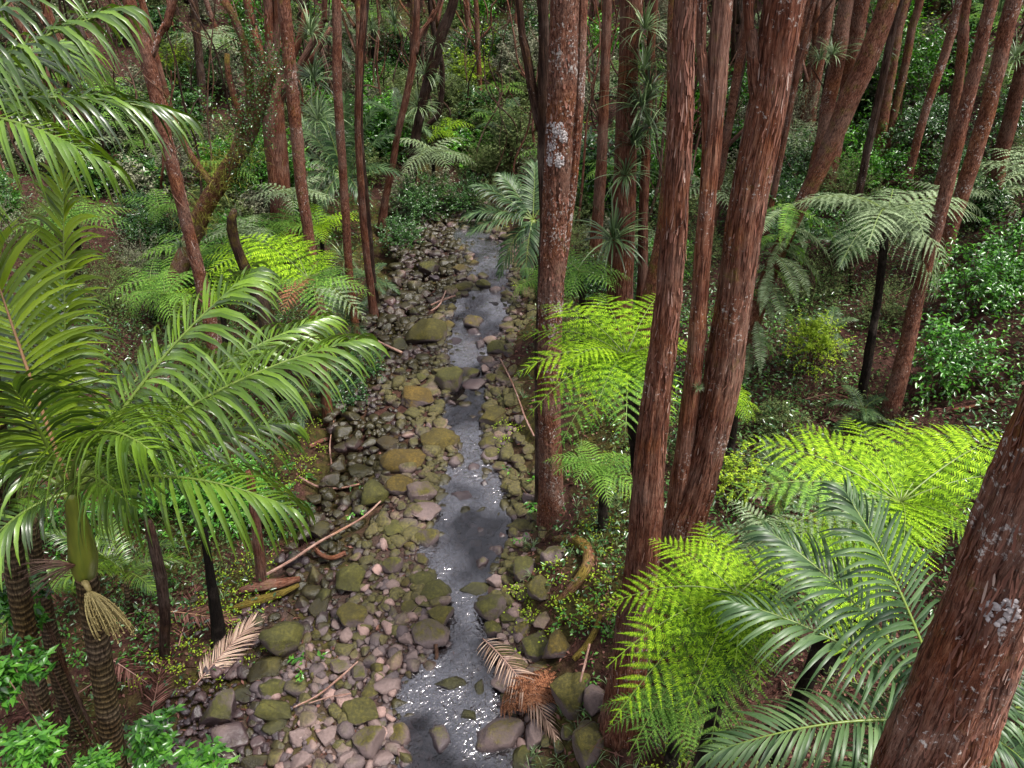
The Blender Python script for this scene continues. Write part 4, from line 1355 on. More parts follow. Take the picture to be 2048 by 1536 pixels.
def ring_fern(label, short, hub, base, ln, mat, lod=1, nf=11, seed=0, group='tree ferns', low=0, name=None):
    g = random.Random(seed)
    V = fern_variants(mat, lod)
    o, base = fern_root(label, hub, base, group, short, .06)
    off = tuple(np.asarray(hub) - base)
    for k in range(nf):
        i = g.choice((0, 0, 1, 1, 1, 2, 2, 2, 3) + (4,) * (1 + low) + (5,) * low)
        fm, rm = V[i]
        rot = (g.uniform(-.12, .12), g.uniform(-.1, .1), 6.283 * k / nf + g.uniform(-.2, .2))
        f = part('frond', fm, o, off, rot, ln * g.uniform(.85, 1.1))
        part('midrib', rm, f)
    return o


for lab, short, hubp, basep, rpx, mat, lod, nf, low in [
    ('silvery tree fern spreading wide on the hillside above a thin black stem', 'silvery hillside fern', (1775, 425), (1722, 800), 205, 'fern_silver', 2, 15, 1),
    ('green fern crown between the broken stub and the stout trunk', 'fern by the broken stub', (560, 455), (575, 560), 115, 'fern_green', 1, 12, 0),
    ('dim fern behind the vine-coiled trunk', None, (400, 505), (400, 600), 120, 'fern_green', 1, 11, 1),
    ('small green fern fan beside the crooked mossy tree', None, (455, 330), (455, 430), 90, 'fern_green', 1, 10, 0),
    ('pale green fern drooping by the dark stream-side bush', 'drooping fern upstream', (865, 305), (865, 420), 95, 'fern_silver', 1, 12, 1),
    ('yellow-lime fern glowing high upstream', 'yellow-lime fern', (890, 262), (895, 320), 60, 'fern_lime', 0, 9, 0),
    ('grey fern fronds under the canopy at the top of the slope', None, (415, 85), (420, 200), 90, 'fern_silver', 0, 10, 0),
    ('fern peeping out behind the lichen-patched trunk', 'fern behind the lichen-patched trunk', (1160, 545), (1165, 720), 100, 'fern_green', 1, 11, 1),
    ('small lime fern leaning past the stream-side palm', None, (1075, 560), (1078, 690), 70, 'fern_green', 1, 9, 1),
    ('shaded fern hanging under the stream-side lime fern', 'shaded hanging fern', (1195, 935), (1205, 1060), 115, 'fern_green', 2, 10, 2),
    ('lime fern tucked behind the twin-stemmed tree', None, (1468, 800), (1455, 930), 70, 'fern_lime', 1, 9, 1),
    ('grey-green fern below the wide lime fern', None, (1545, 1075), (1550, 1200), 130, 'fern_silver', 2, 11, 1),
    ('fern at the foot of the vivid lime fern', None, (1340, 1420), (1345, 1530), 150, 'fern_green', 2, 9, 2),
    ('low fern in the gloom beside the vine-coiled trunk', None, (300, 560), (305, 640), 100, 'fern_green', 1, 10, 1),
    ('fern on the slope under the palm fronds high up', None, (190, 200), (195, 290), 110, 'fern_green', 0, 10, 0),
    ('dark fern fan beyond the overhanging palm', None, (150, 440), (160, 560), 120, 'fern_green', 1, 11, 1),
    ('bright fern sprouting beside the stout trunk foot', None, (640, 455), (645, 540), 95, 'fern_lime', 1, 9, 0),
    ('lime fern in front of the fern by the broken stub', None, (505, 520), (515, 640), 110, 'fern_lime', 1, 11, 1),
    ('pale lime fern low against the vine-coiled trunk foot', None, (440, 590), (450, 720), 100, 'fern_lime', 1, 10, 1),
    ('green fern lying low behind the big palm fronds', None, (330, 590), (335, 680), 110, 'fern_green', 1, 10, 1),
    ('deep green fern under the crooked mossy tree', None, (320, 420), (325, 500), 90, 'fern_green', 1, 10, 1),
    ('feathery fern above the long leaning trunk', None, (1905, 395), (1905, 520), 90, 'fern_silver', 1, 10, 1),
]:
    B = ground(*basep)
    hub = at_y(hubp[0], hubp[1], B[1])
    ln = rpx * ((hub - CAMP) @ FWD) / FPX * 1.12
    ring_fern(lab, short, hub, B, ln, mat, lod, nf, int(hubp[0]), low=low)

# ================================================================== PALMS
def strip_part(parent, mbs, mat, base, limit):
    for mb in mbs[:limit]:
        part('leaflet', mb.mesh('leaflet', mat, True, False, base), parent)
    if len(mbs) > limit:
        j = MB()
        for mb in mbs[limit:]:
            j.add(np.concatenate(mb.v), np.concatenate(mb.q))
        r = part('leaflet', j.mesh('leaflet', mat, True, False, base), parent)
        r['kind'] = 'stuff'


def palm_fronds(o, base, hub, tips, y, mat, L, W, n, g, ribmat='rib', pieces=0):
    for k, tp in enumerate(tips):
        px, py, dy, lift = tp[:4]
        mt = tp[4] if len(tp) > 4 else mat
        gg = tp[5] if len(tp) > 5 else g
        tip = at_y(px, py, y + dy)
        ln = np.linalg.norm(tip - hub)
        C = bez(hub, (hub + tip) / 2 + np.array((0, 0, lift * ln)), tip, 18)
        nn = int(n * min(1.25, max(.55, ln / 2.2)))
        sc_ = min(1.0, .45 + .3 * ln) * (tp[7] if len(tp) > 7 else 1.0)
        rib = M['rib_brown'] if len(tp) > 6 and tp[6] == 'brown' else M[ribmat]
        if k < pieces:
            ml, rm = palm_frond(C, nn, L * sc_, W, gg, 17 * k + 3, pieces=True)
            f = part('frond', rm.mesh('midrib', rib, True, False, base), o)
            strip_part(f, ml, M[mt], base, 300)
        else:
            fm, rm = palm_frond(C, nn, L * sc_, W, gg, 17 * k + 3)
            f = part('frond', fm.mesh('frond', M[mt], True, False, base), o)
            part('midrib', rm.mesh('midrib', rib, True, False, base), f)


PY = 4.66
hub = at_y(142, 985, PY)
tops = at_y(170, 1152, PY)
ptr = [at_y(*p, PY) for p in ((172, 1150), (180, 1200), (190, 1250), (205, 1350), (222, 1470), (232, 1536))]
d = nrm(ptr[-1] - ptr[-3]); end = ptr[-1] + d * ((ptr[-1][2] - H(ptr[-1][0], ptr[-1][1])) / -d[2]); base = end.copy(); base[2] = H(base[0], base[1])
P1 = thing('palm', 'big feather palm with ringed stem, bulging green shaft and a hanging flower spray', 'palm', tuple(base), 'feather palms')
mark('big feather palm', base)
mark('ringed palm trunk', base)
pp, rr = resample([base - (0, 0, .1)] + ptr[::-1], 50, [.15] + [.115, .11, .105, .1, .095, .09])
mb = MB(); tube(mb, pp, rr, 24, .02, .01, 4)
part('trunk', mb.mesh('trunk', M['bark_palm'], True, True, base), P1, color=(.25, .2, 1, 1))
cs = resample([tops + (0, 0, -.02), at_y(168, 1120, PY), at_y(162, 1080, PY), at_y(152, 1030, PY), hub], 24)
cr_ = np.interp(np.linspace(0, 1, 24), [0, .12, .3, .5, .8, 1], [.075, .10, .115, .10, .07, .05])
mb = MB(); tube(mb, cs, cr_, 24, .01, .01, 8)
part('crownshaft', mb.mesh('crownshaft', M['crownshaft'], True, True, base), P1)
palm_fronds(P1, base, hub, [
    (715, 682, .9, .16), (580, 1015, -.2, .26, 'palm', 2.2), (500, 548, 1.2, .14), (-30, 490, .5, .12, 'palm_young', .4, 'brown', .85),
    (128, 318, 1.0, .05, 'palm_young', .6, 'green', .55), (640, 640, 1.9, .16), (570, 850, 1.3, .18, 'palm', 1.5), (-160, 900, .3, .3), (-60, 1140, -.5, .3),
    (330, 700, 1.5, .15, 'palm'), (-120, 640, 1.2, .1, 'palm'), (260, 1010, -.7, .35), (30, 780, -.3, .25), (60, 560, 1.4, .15), (-60, 820, .9, .25), (420, 760, 1.7, .2), (300, 900, -.9, .35)], PY, 'palm', .9, .033, 44, 1.3, pieces=2)
# flower spray
fs = MB(); g = np.random.default_rng(3)
root = at_y(176, 1152, PY - .1)
tube(fs, [tops + (0.03, -.08, 0), root + (.0, -.06, -.02), root + (.03, -.09, -.08)], [.03, .028, .02], 8)
for k in range(46):
    a = g.uniform(-.5, 1.3); sp_ = g.uniform(.05, .3)
    tip = root + np.array((math.sin(a) * sp_ + .08, -.12 - .12 * g.random(), -.42 - .2 * g.random() + .3 * sp_))
    c = bez(root + (.03, -.09, -.08), (root + tip) / 2 + np.array((math.sin(a) * .1, -.08, .1)), tip, 9)
    tube(fs, c, np.linspace(.007, .006, 9), 4)
    for q in c[2:]:
        for _ in range(2):
            kk = nrm(g.normal(size=3)) * .008
            v = np.array([(1, 0, 0), (-1, 0, 0), (0, 1, 0), (0, -1, 0), (0, 0, 1), (0, 0, -1)]) * .009 + q + kk
            fs.add(v, None, [(0, 2, 4), (2, 1, 4), (1, 3, 4), (3, 0, 4), (2, 0, 5), (1, 2, 5), (3, 1, 5), (0, 3, 5)])
part('flower_spray', fs.mesh('flower_spray', M['flowers'], True, False, base), P1)
fs2 = MB()
for k in range(22):
    a = g.uniform(-.6, .7)
    s_ = at_y(150, 1130, PY - .12)
    tip = s_ + np.array((-.35 - .2 * g.random(), -.1 + .2 * g.random(), .1 - .5 * g.random()))
    tube(fs2, bez(s_, (s_ + tip) / 2 + np.array((0, 0, .08)), tip, 7), np.linspace(.007, .003, 7), 4)
part('old_flower_stalk', fs2.mesh('old_flower_stalk', M['twig'], True, True, base), P1, color=(0, .3, 1.2, 1))


def palm(label, short, hubp, y, tips, mat, L, W, n, g, rt=.09, basep=None, pieces=0, lean=0.0, group='feather palms'):
    hub = at_y(*hubp, y)
    if basep is not None:
        bs = ground(*basep)
    else:
        bs = np.array((hub[0] + lean, hub[1], 0))
    bs[2] = H(bs[0], bs[1])
    o = thing('palm', label, 'palm', tuple(bs), group)
    pp, rr = resample([bs - (0, 0, .1), (bs + hub) / 2 + (.03, 0, 0), hub - (0, 0, .5), hub], 24, [rt * 1.3, rt, rt, rt * .7])
    mb = MB(); tube(mb, pp[:19], rr[:19], 14, .04, .02, 3)
    part('trunk', mb.mesh('trunk', M['bark_palm'], True, True, bs), o, color=(.2, .2, .9, 1))
    mb = MB(); tube(mb, pp[18:], rr[18:] * 1.25, 14, .01, .01, 3)
    part('crownshaft', mb.mesh('crownshaft', M['crownshaft'], True, True, bs), o)
    palm_fronds(o, bs, hub, tips, y, mat, L, W, n, g, pieces=pieces)
    if short:
        mark(short, bs)
    return o


palm('feather palm reaching in high over the slope with glossy drooping fronds', 'high overhanging palm', (-150, 235), 4.9,
     [(215, 330, -.1, .22, 'palm', 2.2), (350, 228, .7, .16), (240, 22, .6, .12), (120, -90, .8, .1), (150, 90, 1.5, .12), (-60, 480, -.3, .25), (170, 130, 1.9, .15)], 'palm', .85, .027, 44, 1.6, pieces=1, lean=-1.9)
YP3 = ground(690, 480)[1]
palm('grey-green feather palm fanning out around the slim trunk', 'grey-green palm upslope', (686, 350), YP3,
     [(596, 238, .4, .1), (640, 205, .5, .08), (778, 272, .2, .14), (748, 225, .5, .1), (690, 190, .6, .05), (590, 310, 0, .2), (592, 410, -.6, .3), (790, 345, -.3, .25), (640, 420, -.9, .35), (735, 415, -.8, .35), (660, 250, 1.0, .1), (600, 360, -.4, .2)],
     'palm_grey', .8, .04, 44, .6, basep=(690, 480))
YP4 = ground(1078, 600)[1]
palm('feather palm arching over the upper stream by the lichen-patched trunk', 'stream-side palm', (1066, 440), YP4,
     [(935, 432, .1, .22), (955, 372, .6, .18), (1005, 352, .8, .12), (1070, 330, .9, .06), (1120, 372, .5, .15), (1000, 545, -.6, .35), (1115, 480, -.3, .3), (945, 462, -.2, .25), (1050, 550, -.9, .4), (1020, 400, 1.1, .1)],
     'palm_grey', .75, .04, 44, .6, basep=(1078, 600))
palm('grey-green feather palm growing from behind the massive leaning trunk', 'palm behind the massive trunk', (1900, 1450), 3.35,
     [(1470, 1205, .6, .2), (1535, 1062, 1.0, .18), (1690, 985, 1.1, .14), (1425, 1505, -.15, .22), (2120, 1440, .3, .3), (2080, 1290, .8, .25), (1960, 1640, -.5, .3), (2060, 1150, 1.2, .15), (1640, 1620, -.5, .25), (2080, 1560, -.2, .3)],
     'palm_grey', .66, .03, 50, .9, pieces=1)

for lab, hubp, basep, rpx, mat in [
    ('young palm tuft on the litter under the ringed palm', (60, 1180), (70, 1260), 120, 'palm'),
    ('low palm with dull fronds beside the black flaring trunk', (250, 1150), (260, 1230), 130, 'palm'),
    ('small palm under the big palm fronds near the bank', (600, 800), (605, 850), 100, 'palm_grey'),
    ('seedling palm with folded fronds below the dim fern', (690, 660), (695, 700), 75, 'palm_grey'),
    ('seedling palm at the foot of the thin dark twin trunk', (740, 560), (742, 610), 60, 'palm_grey'),
    ('seedling palm standing in the red litter on the hillside', (1660, 660), (1662, 700), 60, 'palm_grey'),
    ('small palm between fern skirts on the uphill bank', (1560, 1000), (1562, 1050), 60, 'palm'),
    ('grass-like palm by the long leaning trunk foot', (1725, 820), (1728, 850), 60, 'palm_grey'),
    ('palm clump in deep shade past the bearded black trunk', (800, 250), (805, 330), 75, 'palm_grey'),
    ('hazy palm fan high upstream', (640, 60), (650, 200), 90, 'palm_grey'),
    ('palm with upright fronds among upstream thickets', (1010, 260), (1015, 320), 65, 'palm_grey'),
    ('palm fan below the silvery hillside fern', (1700, 505), (1705, 580), 70, 'palm_grey'),
    ('drooping palm in the shaded corner of the slope', (60, 640), (70, 760), 130, 'palm'),
    ('young palm behind the leafy shrub on the slope', (460, 760), (470, 830), 110, 'palm'),
]:
    B = ground(*basep)
    hub = at_y(hubp[0], hubp[1], B[1]); g = random.Random(rpx + hubp[0])
    o = thing('palm', lab, 'palm', tuple(B), 'young palms')
    mb = MB(); tube(mb, [B - (0, 0, .1), (B + hub) / 2, hub], [.06, .045, .03], 10)
    part('trunk', mb.mesh('trunk', M['bark_palm'], True, True, B), o, color=(.3, .2, .8, 1))
    ln = rpx * ((hub - CAMP) @ FWD) / FPX * 1.15
    V = palm_variants(mat, 1)
    for k in range(9):
        fm, rm = V[g.choice((0, 1, 1, 2, 2, 3, 3, 4, 5))]
        f = part('frond', fm, o, tuple(hub - B), (g.uniform(-.1, .1), 0, 6.283 * k / 9 + g.uniform(-.3, .3)), ln * g.uniform(.8, 1.15))
        part('midrib', rm, f)

# ================================================================== SHRUBS
def leafage(kind, seed, R):
    g = np.random.default_rng(seed)
    cfg = {'big': (120, 9, .15, .062, 'leaf_big', .42, 2.0), 'broad': (170, 10, .10, .045, 'leaf_big', .36, 1.6), 'dark': (210, 11, .085, .036, 'leaf_dark', .32, 1.6),
           'fine': (320, 14, .038, .017, 'leaf_fine', .30, 1.3), 'grey': (260, 13, .045, .02, 'leaf_grey', .30, 1.3), 'lime': (220, 12, .055, .028, 'leaf_lime', .28, 1.3),
           'far': (130, 9, .17, .085, 'leaf_dark', .36, 1.8), 'fargrey': (200, 10, .11, .045, 'leaf_grey', .36, 1.3), 'sprig': (9, 7, .11, .045, 'leaf_big', .5, 1.6), 'farfine': (220, 10, .10, .045, 'leaf_fine', .36, 1.4), 'farlime': (160, 9, .12, .06, 'leaf_lime', .34, 1.4), 'farbig': (130, 9, .17, .085, 'leaf_big', .36, 1.8)}[kind]
    nt, nl, ll, lw, mat, tl, up = cfg
    nt = int(nt * min(2.0, max(.35, R ** 1.3))); ll /= R; lw /= R; tl /= max(.6, R)
    c = nrm(g.normal(size=(nt, 3))); c *= (g.random((nt, 1)) ** .42)
    c *= .82 + .28 * np.sin(c[:, :1] * 5 + seed) * np.cos(c[:, 1:2] * 4 + seed * 2)
    out = nrm(c + np.array((0, 0, .35)) + g.normal(0, .35, c.shape))
    s = np.tile(np.linspace(.2, 1, nl), (nt, 1))
    P = c[:, None] * .85 + out[:, None] * (s * tl)[:, :, None]
    rnd = g.normal(size=P.shape)
    D = nrm(out[:, None] * .55 + rnd * np.array((1, 1, .45)))
    D[:, :, 2] -= .2
    P = P.reshape(-1, 3); D = D.reshape(-1, 3)
    mb = MB()
    upv = nrm(np.array((0, 0, up)) + g.normal(0, .6, P.shape))
    kites(mb, P, D, ll * g.uniform(.65, 1.25, len(P)), lw * g.uniform(.8, 1.2, len(P)), upv, .28)
    return mb.mesh('foliage', M[mat])


LEAF_V = {}
def leaf_variants(kind, R):
    R = min((.3, .5, .75, 1.05, 1.5), key=lambda q: abs(q - R))
    if (kind, R) not in LEAF_V:
        LEAF_V[kind, R] = [leafage(kind, sum(map(ord, kind)) + k * 13, R) for k in range(3 if R < 1.2 else 2)]
    return LEAF_V[kind, R]


def shrub(label, c, r, rz, kind, group='shrubs of the understorey', short=None, seed=0, stems=4, clumps=1):
    g = random.Random(seed or int(abs(c[0] * 131 + c[1] * 57)))
    gz = H(c[0], c[1])
    o = thing('shrub', label, 'shrub', (c[0], c[1], gz), group)
    hz = c[2] - gz
    st = MB()
    for k in range(stems):
        a = g.uniform(0, 6.28); q = g.uniform(.2, .7)
        e = np.array((math.cos(a) * r * q, math.sin(a) * r * q, hz + rz * g.uniform(0, .6)))
        tube(st, bez((math.cos(a) * .05, math.sin(a) * .05, -.05), (e[0] * .2, e[1] * .2, e[2] * .6), e, 7), np.linspace(.012 + .012 * r, .004, 7), 5)
    part('stem', st.mesh('stem', M['twig'], True, True), o, color=(.1, .1, .7, 1))
    for k in range(clumps):
        q = 1 if k == 0 else g.uniform(.5, .8)
        f = part('foliage', g.choice(leaf_variants(kind, r * q)), o, (g.uniform(-.5, .5) * r * (k > 0), g.uniform(-.5, .5) * r * (k > 0), hz + (g.uniform(-.6, .4) * rz if k else 0)), (g.uniform(-.15, .15), g.uniform(-.15, .15), g.uniform(0, 6.28)))
        f.scale = (r * q, r * q, rz * q)
    if short:
        mark(short, c)
    return o


for lab, short, px, py, dep, rpx, zf, kind, cl in [
    ('glossy bright broadleaf shrub on the hillside beside the long leaning trunk', 'glossy hillside shrub', 1955, 560, 11.5, 105, 1.0, 'broad', 2),
    ('lower half-shaded broadleaf bush beneath the glossy hillside shrub', None, 1900, 720, 11.3, 100, .9, 'broad', 2),
    ('broadleaf bush at the uphill edge over dark stems', None, 2040, 500, 12.0, 80, .9, 'broad', 1),
    ('yellow-green fine-leaved shrub glowing in the red litter', 'yellow-green shrub', 1630, 690, 13.0, 72, 1.0, 'lime', 2),
    ('dark glossy bush overhanging the upper stream', 'dark stream-side bush', 845, 400, 20.0, 85, .8, 'dark', 3),
    ('thinner dark bush behind the stream-side one', None, 800, 470, 19.5, 60, .9, 'dark', 2),
    ('low broadleaf shrub with shining leaves under the big palm', 'shrub under the big palm', 330, 950, 9.3, 130, .7, 'broad', 2),
    ('leafy shrub spreading below the palm crown by the bank', None, 470, 985, 9.8, 110, .7, 'broad', 2),
    ('broadleaf shrub deep in shade behind the palm shaft', None, 120, 1040, 8.6, 110, .8, 'broad', 1),
    ('big-leaved shrub at the foot of the ringed palm', 'shrub at the ringed palm foot', 300, 1475, 8.2, 48, .6, 'big', 1),
    ('big-leaved shrub with yellowish sprays lowest by the palm', None, 400, 1530, 8.4, 46, .5, 'big', 1),
    ('bright whorled shrub at the edge of the litter slope', None, 30, 1340, 6.4, 52, .9, 'big', 1),
    ('dark whorled shrub under the bright one at the slope edge', None, 60, 1500, 6.6, 50, .7, 'big', 1),
    ('leafy sapling beside the grey palm-like stem', None, 40, 1200, 7.6, 50, .8, 'big', 1),
    ('small leafy shrub by the forked twiggy stem', None, 190, 1540, 7.2, 36, .6, 'big', 1),
    ('soft green shrub at the shaded bank by the small palm', None, 720, 730, 13.5, 60, .6, 'dark', 1),
    ('loose green shrub by the black fern trunk', None, 555, 1030, 10.3, 70, .7, 'dark', 1),
    ('grey-leaved shrub with fine twigs behind the twin-stemmed tree', 'grey-leaved shrub', 1600, 235, 19.0, 90, 1.1, 'grey', 2),
    ('fine grey shrub above the silvery hillside fern', None, 1585, 300, 17.5, 85, .8, 'grey', 2),
    ('glossy sapling with round leaves behind the fern-clad leaning trunk', None, 1735, 180, 20.0, 55, 1.2, 'dark', 2),
    ('bright glossy sapling left standing between hillside trunks', None, 1705, 290, 18.5, 65, 1.0, 'broad', 2),
    ('lush bright thicket on the upper hillside', 'lush hillside thicket', 1850, 150, 21.0, 90, 1.2, 'broad', 3),
    ('dark thicket under the lush hillside one', None, 1860, 260, 19.0, 80, 1.0, 'dark', 2),
    ('leafy bush by the outermost hillside trunk', None, 2010, 250, 17.0, 70, 1.2, 'dark', 2),
    ('dark-leaved bush under the silvery hillside fern', None, 1700, 470, 14.8, 75, .8, 'dark', 2),
    ('twiggy olive bush under the silvery fern fronds', None, 1640, 560, 14.0, 80, .8, 'fine', 2),
    ('olive fine-leaved bush in the middle of the hillside', None, 1780, 610, 13.3, 75, .8, 'fine', 2),
    ('fine shrub at the edge of the lime fern wheel', None, 1480, 960, 10.0, 70, .8, 'lime', 1),
    ('green shrub at the foot of the fern-clad leaning trunk', None, 1560, 850, 11.4, 65, .7, 'fine', 2),
    ('bright sapling on the slope below the many-limbed trunk', None, 360, 130, 20.0, 55, 1.0, 'farlime', 1),
    ('glossy dark shrub upslope of the crooked mossy tree', None, 395, 160, 19.0, 60, .9, 'dark', 2),
    ('broadleaf shrub in the gloom between fern and mossy tree', None, 300, 470, 14.0, 80, .8, 'dark', 2),
    ('pale green shrub beneath the crooked mossy tree', None, 430, 460, 14.0, 70, .7, 'broad', 1),
    ('green shrub hanging on the bank above the pale rock', None, 690, 790, 12.5, 55, .6, 'dark', 1),
    ('shrub of narrow leaves at the tree-side bank upstream', None, 1000, 300, 22.0, 60, .9, 'fine', 2),
    ('dense olive thicket closing the valley above the stream', None, 950, 330, 24.0, 70, .8, 'fine', 3),
    ('bright yellow-green crown far up the valley', None, 960, 90, 32.0, 60, .9, 'farlime', 2),
    ('pale sunlit thicket far up the valley', None, 880, 60, 34.0, 85, .9, 'farfine', 2),
    ('dark bush closing the stream where it vanishes', None, 935, 385, 26.0, 55, .8, 'dark', 2),
    ('olive bush leaning over the vanishing stream', None, 985, 395, 25.0, 50, .8, 'fine', 2),
    ('bright fern-green bush behind the vanishing stream', None, 945, 300, 30.0, 60, .8, 'farbig', 2),
    ('deep green thicket in the middle of the far valley', None, 965, 230, 34.0, 70, .8, 'far', 2),
    ('olive thicket at the far valley floor', None, 910, 200, 36.0, 70, .8, 'farfine', 2),
    ('pale thicket one step higher in the far valley', None, 930, 150, 40.0, 80, .8, 'farlime', 2),
    ('green thicket beside the tuft-hung trunk', None, 1180, 380, 19.0, 60, 1.2, 'broad', 2),
    ('soft shrub behind the forked slim trunk', None, 1150, 480, 18.0, 60, .9, 'fine', 2),
    ('bright bush between stringy-barked trunk and tuft-hung trunk', None, 1330, 330, 19.0, 50, 1.6, 'broad', 2),
    ('leafy shrub seen through the gap in the twin-stemmed tree', None, 1475, 200, 16.0, 45, 1.6, 'broad', 1),
]:
    c = at_depth(px, py, dep)
    if not (kind == 'big' and dep < 9):
        for t_g in np.arange(6.0, 60, .1):
            c = at_depth(px, py, t_g)
            if c[2] - H(c[0], c[1]) < rpx * t_g / FPX * zf * .85:
                break
        dep = t_g
    r = rpx * dep / FPX
    shrub(lab, c, r, r * zf, kind, short=short, clumps=cl)

fr_ = random.Random(99)
cnt = 0
SP2 = []
for k in range(6000):
    if cnt >= 235:
        break
    yy = 11 + 53 * fr_.random() ** .9
    xx = fr_.uniform(-1, 1) * (4 + .76 * yy)
    xl_, xr_ = banks(yy)
    if yy < 29.5 and xl_ - 1.5 < xx < xr_ + 1.1:
        continue
    z = H(xx, yy); px, py, tt = project((xx, yy, z))
    if not (-80 < px < 2130 and -90 < py):
        continue
    if 560 < px < 1150 and py > 440: continue
    if px > 1400 and py > 520: continue
    if py > 660: continue
    r = fr_.uniform(.55, 1.1) * (1 if yy < 25 else 1.45)
    if min([(xx - a) ** 2 + (yy - b_) ** 2 for a, b_ in SP2] or [99]) < (r * .75) ** 2:
        continue
    kinds = ('dark', 'fine', 'broad', 'dark', 'fine', 'grey') if yy < 22 else ('far', 'farfine', 'fargrey', 'farbig', 'farfine', 'fargrey')
    kd = fr_.choice(kinds)
    words_ = {'dark': 'dark glossy', 'far': 'dark green', 'fine': 'olive fine-leaved', 'farfine': 'olive', 'broad': 'bright broadleaf', 'farbig': 'bright green', 'fargrey': 'grey-green twiggy', 'grey': 'greyish twiggy', 'farlime': 'yellow-green'}[kd]
    lab = auto_label(f'{"tall" if r > 1.1 else "low"} {words_} shrub', (xx, yy))
    if lab is None:
        continue
    shrub(lab, np.array((xx, yy, z + r * fr_.uniform(.5, .9))), r, r * fr_.uniform(.7, 1.15), kd, seed=k + 1, stems=3, clumps=2)
    SP2.append((xx, yy)); cnt += 1

cnt = 0
for k in range(2500):
    if cnt >= 46:
        break
    yy = 12 + 42 * fr_.random()
    xx = fr_.uniform(-1, 1) * (4 + .74 * yy)
    xl_, xr_ = banks(yy)
    if yy < 30 and xl_ - 1.6 < xx < xr_ + 1.2: continue
    z = H(xx, yy); px, py, tt = project((xx, yy, z))
    if not (-40 < px < 2090 and -60 < py < 620): continue
    if 640 < px < 1150 and py > 400: continue
    if px > 1400 and py > 500: continue
    lab = auto_label(fr_.choice(('green fern crown', 'dull grey-green fern crown', 'small arching fern crown')), (xx, yy))
    if lab is None: continue
    mat = 'fern_silver' if 'grey' in lab else 'fern_green'
    ring_fern(lab, None, np.array((xx, yy, z + fr_.uniform(.4, 2.0))), np.array((xx, yy, z)), fr_.uniform(1.0, 1.7), mat, 0, 10, k, 'tree ferns of the slopes')
    cnt += 1

# ================================================================== PERCHING TUFTS, CLIMBING FERN
def tuft_mesh(seed, n=70, L=.6, W=.022):
    g = np.random.default_rng(seed)
    az = g.uniform(0, 6.283, n); el = g.uniform(-.1, 1.35, n)
    D = np.stack([np.cos(az) * np.cos(el), np.sin(az) * np.cos(el), np.sin(el)], 1)
    mb = MB()
    blades(mb, D * .03, D, L * g.uniform(.6, 1.15, n), W, np.stack([-np.sin(az), np.cos(az), 0 * az], 1), 6, g.uniform(.5, 1.0, n), .25, 3, lambda u: np.clip(.6 + u, 0, 1) * np.clip((1 - u) * 1.8, .03, 1))
    return mb.mesh('tuft', M['strap'])


TUFTS = [tuft_mesh(k + 60) for k in range(4)]
yT4 = ground(1236, 700)[1]; yL8 = ground(822, 400)[1]
g = random.Random(8)
TU = [('uppermost strap-leaf tuft', 1290, 60, 65), ('second strap-leaf tuft from the top', 1288, 140, 70), ('third strap-leaf tuft from the top', 1280, 215, 75), ('ragged middle strap-leaf tuft', 1268, 290, 70),
      ('drooping strap-leaf tuft with brown skirt', 1250, 352, 62), ('large pale fountain of strap leaves', 1226, 480, 85), ('sideways strap-leaf tuft', 1300, 180, 60), ('thin strap-leaf tuft', 1300, 255, 55)]
for lab, px, py, rpx in TU:
    p = at_y(px, py, yT4 - .3)
    s = rpx * ((p - CAMP) @ FWD) / FPX / .5
    solo('perching_tuft', g.choice(TUFTS), f'{lab} perched on the tuft-hung trunk', 'epiphyte', tuple(p), 'perching strap-leaf tufts', rot=(g.uniform(-.3, .3), g.uniform(-.3, .3), g.uniform(0, 6)), sc=(s, s, s))
for i_, (lab, px, py, rpx, yy) in enumerate([
    ('strap-leaf beard high on the bearded black trunk', 850, 150, 40, yL8), ('longest strap-leaf beard on the bearded black trunk', 836, 215, 45, yL8), ('upper tuft above the bearded black trunk', 878, 90, 32, yL8),
    ('strap-leaf tuft hanging beside the many-limbed stout trunk', 620, 70, 60, 21.5), ('dark strap-leaf tuft under its neighbour by the many-limbed trunk', 628, 160, 60, 21.5), ('lowest strap-leaf tuft by the many-limbed trunk', 636, 240, 60, 21.5),
    ('pale tuft in the crook of a reddish hillside trunk', 1665, 110, 40, 19.0), ('arching tuft behind the fern-clad leaning trunk', 1745, 105, 45, 19.0), ('grassy tuft on the pale forked trunk', 1640, 120, 38, 19.0),
    ('small yellow tuft at the foot of the vine-coiled trunk', 362, 495, 26, ground(440, 770)[1] + .2), ('tuft perched far upstream on a thin stem', 745, 60, 35, 25.0), ('pale tuft in the upstream canopy', 790, 50, 45, 27.0),
    ('grassy tuft beside the upper stream bank', 690, 520, 40, ground(690, 560)[1]), ('tuft at the top of the outer hillside', 2000, 25, 50, 16.0), ('tuft over the outermost hillside trunk', 2030, 120, 50, 15.0),
    ('black-stemmed tuft below the silvery hillside fern', 1725, 850, 40, ground(1722, 870)[1]), ('flax-like tuft in the fern shade', 1545, 925, 45, ground(1545, 950)[1]), ('thin tuft low on the twin-stemmed tree', 1395, 775, 14, 7.0)]):
    p = at_y(px, py, yy)
    p[2] = max(p[2], H(p[0], p[1]) + .05)
    s = rpx * ((p - CAMP) @ FWD) / FPX / .5
    solo('perching_tuft', g.choice(TUFTS), lab, 'epiphyte', tuple(p), 'perching strap-leaf tufts', rot=(g.uniform(-.3, .3), g.uniform(-.3, .3), g.uniform(0, 6)), sc=(s, s, s))

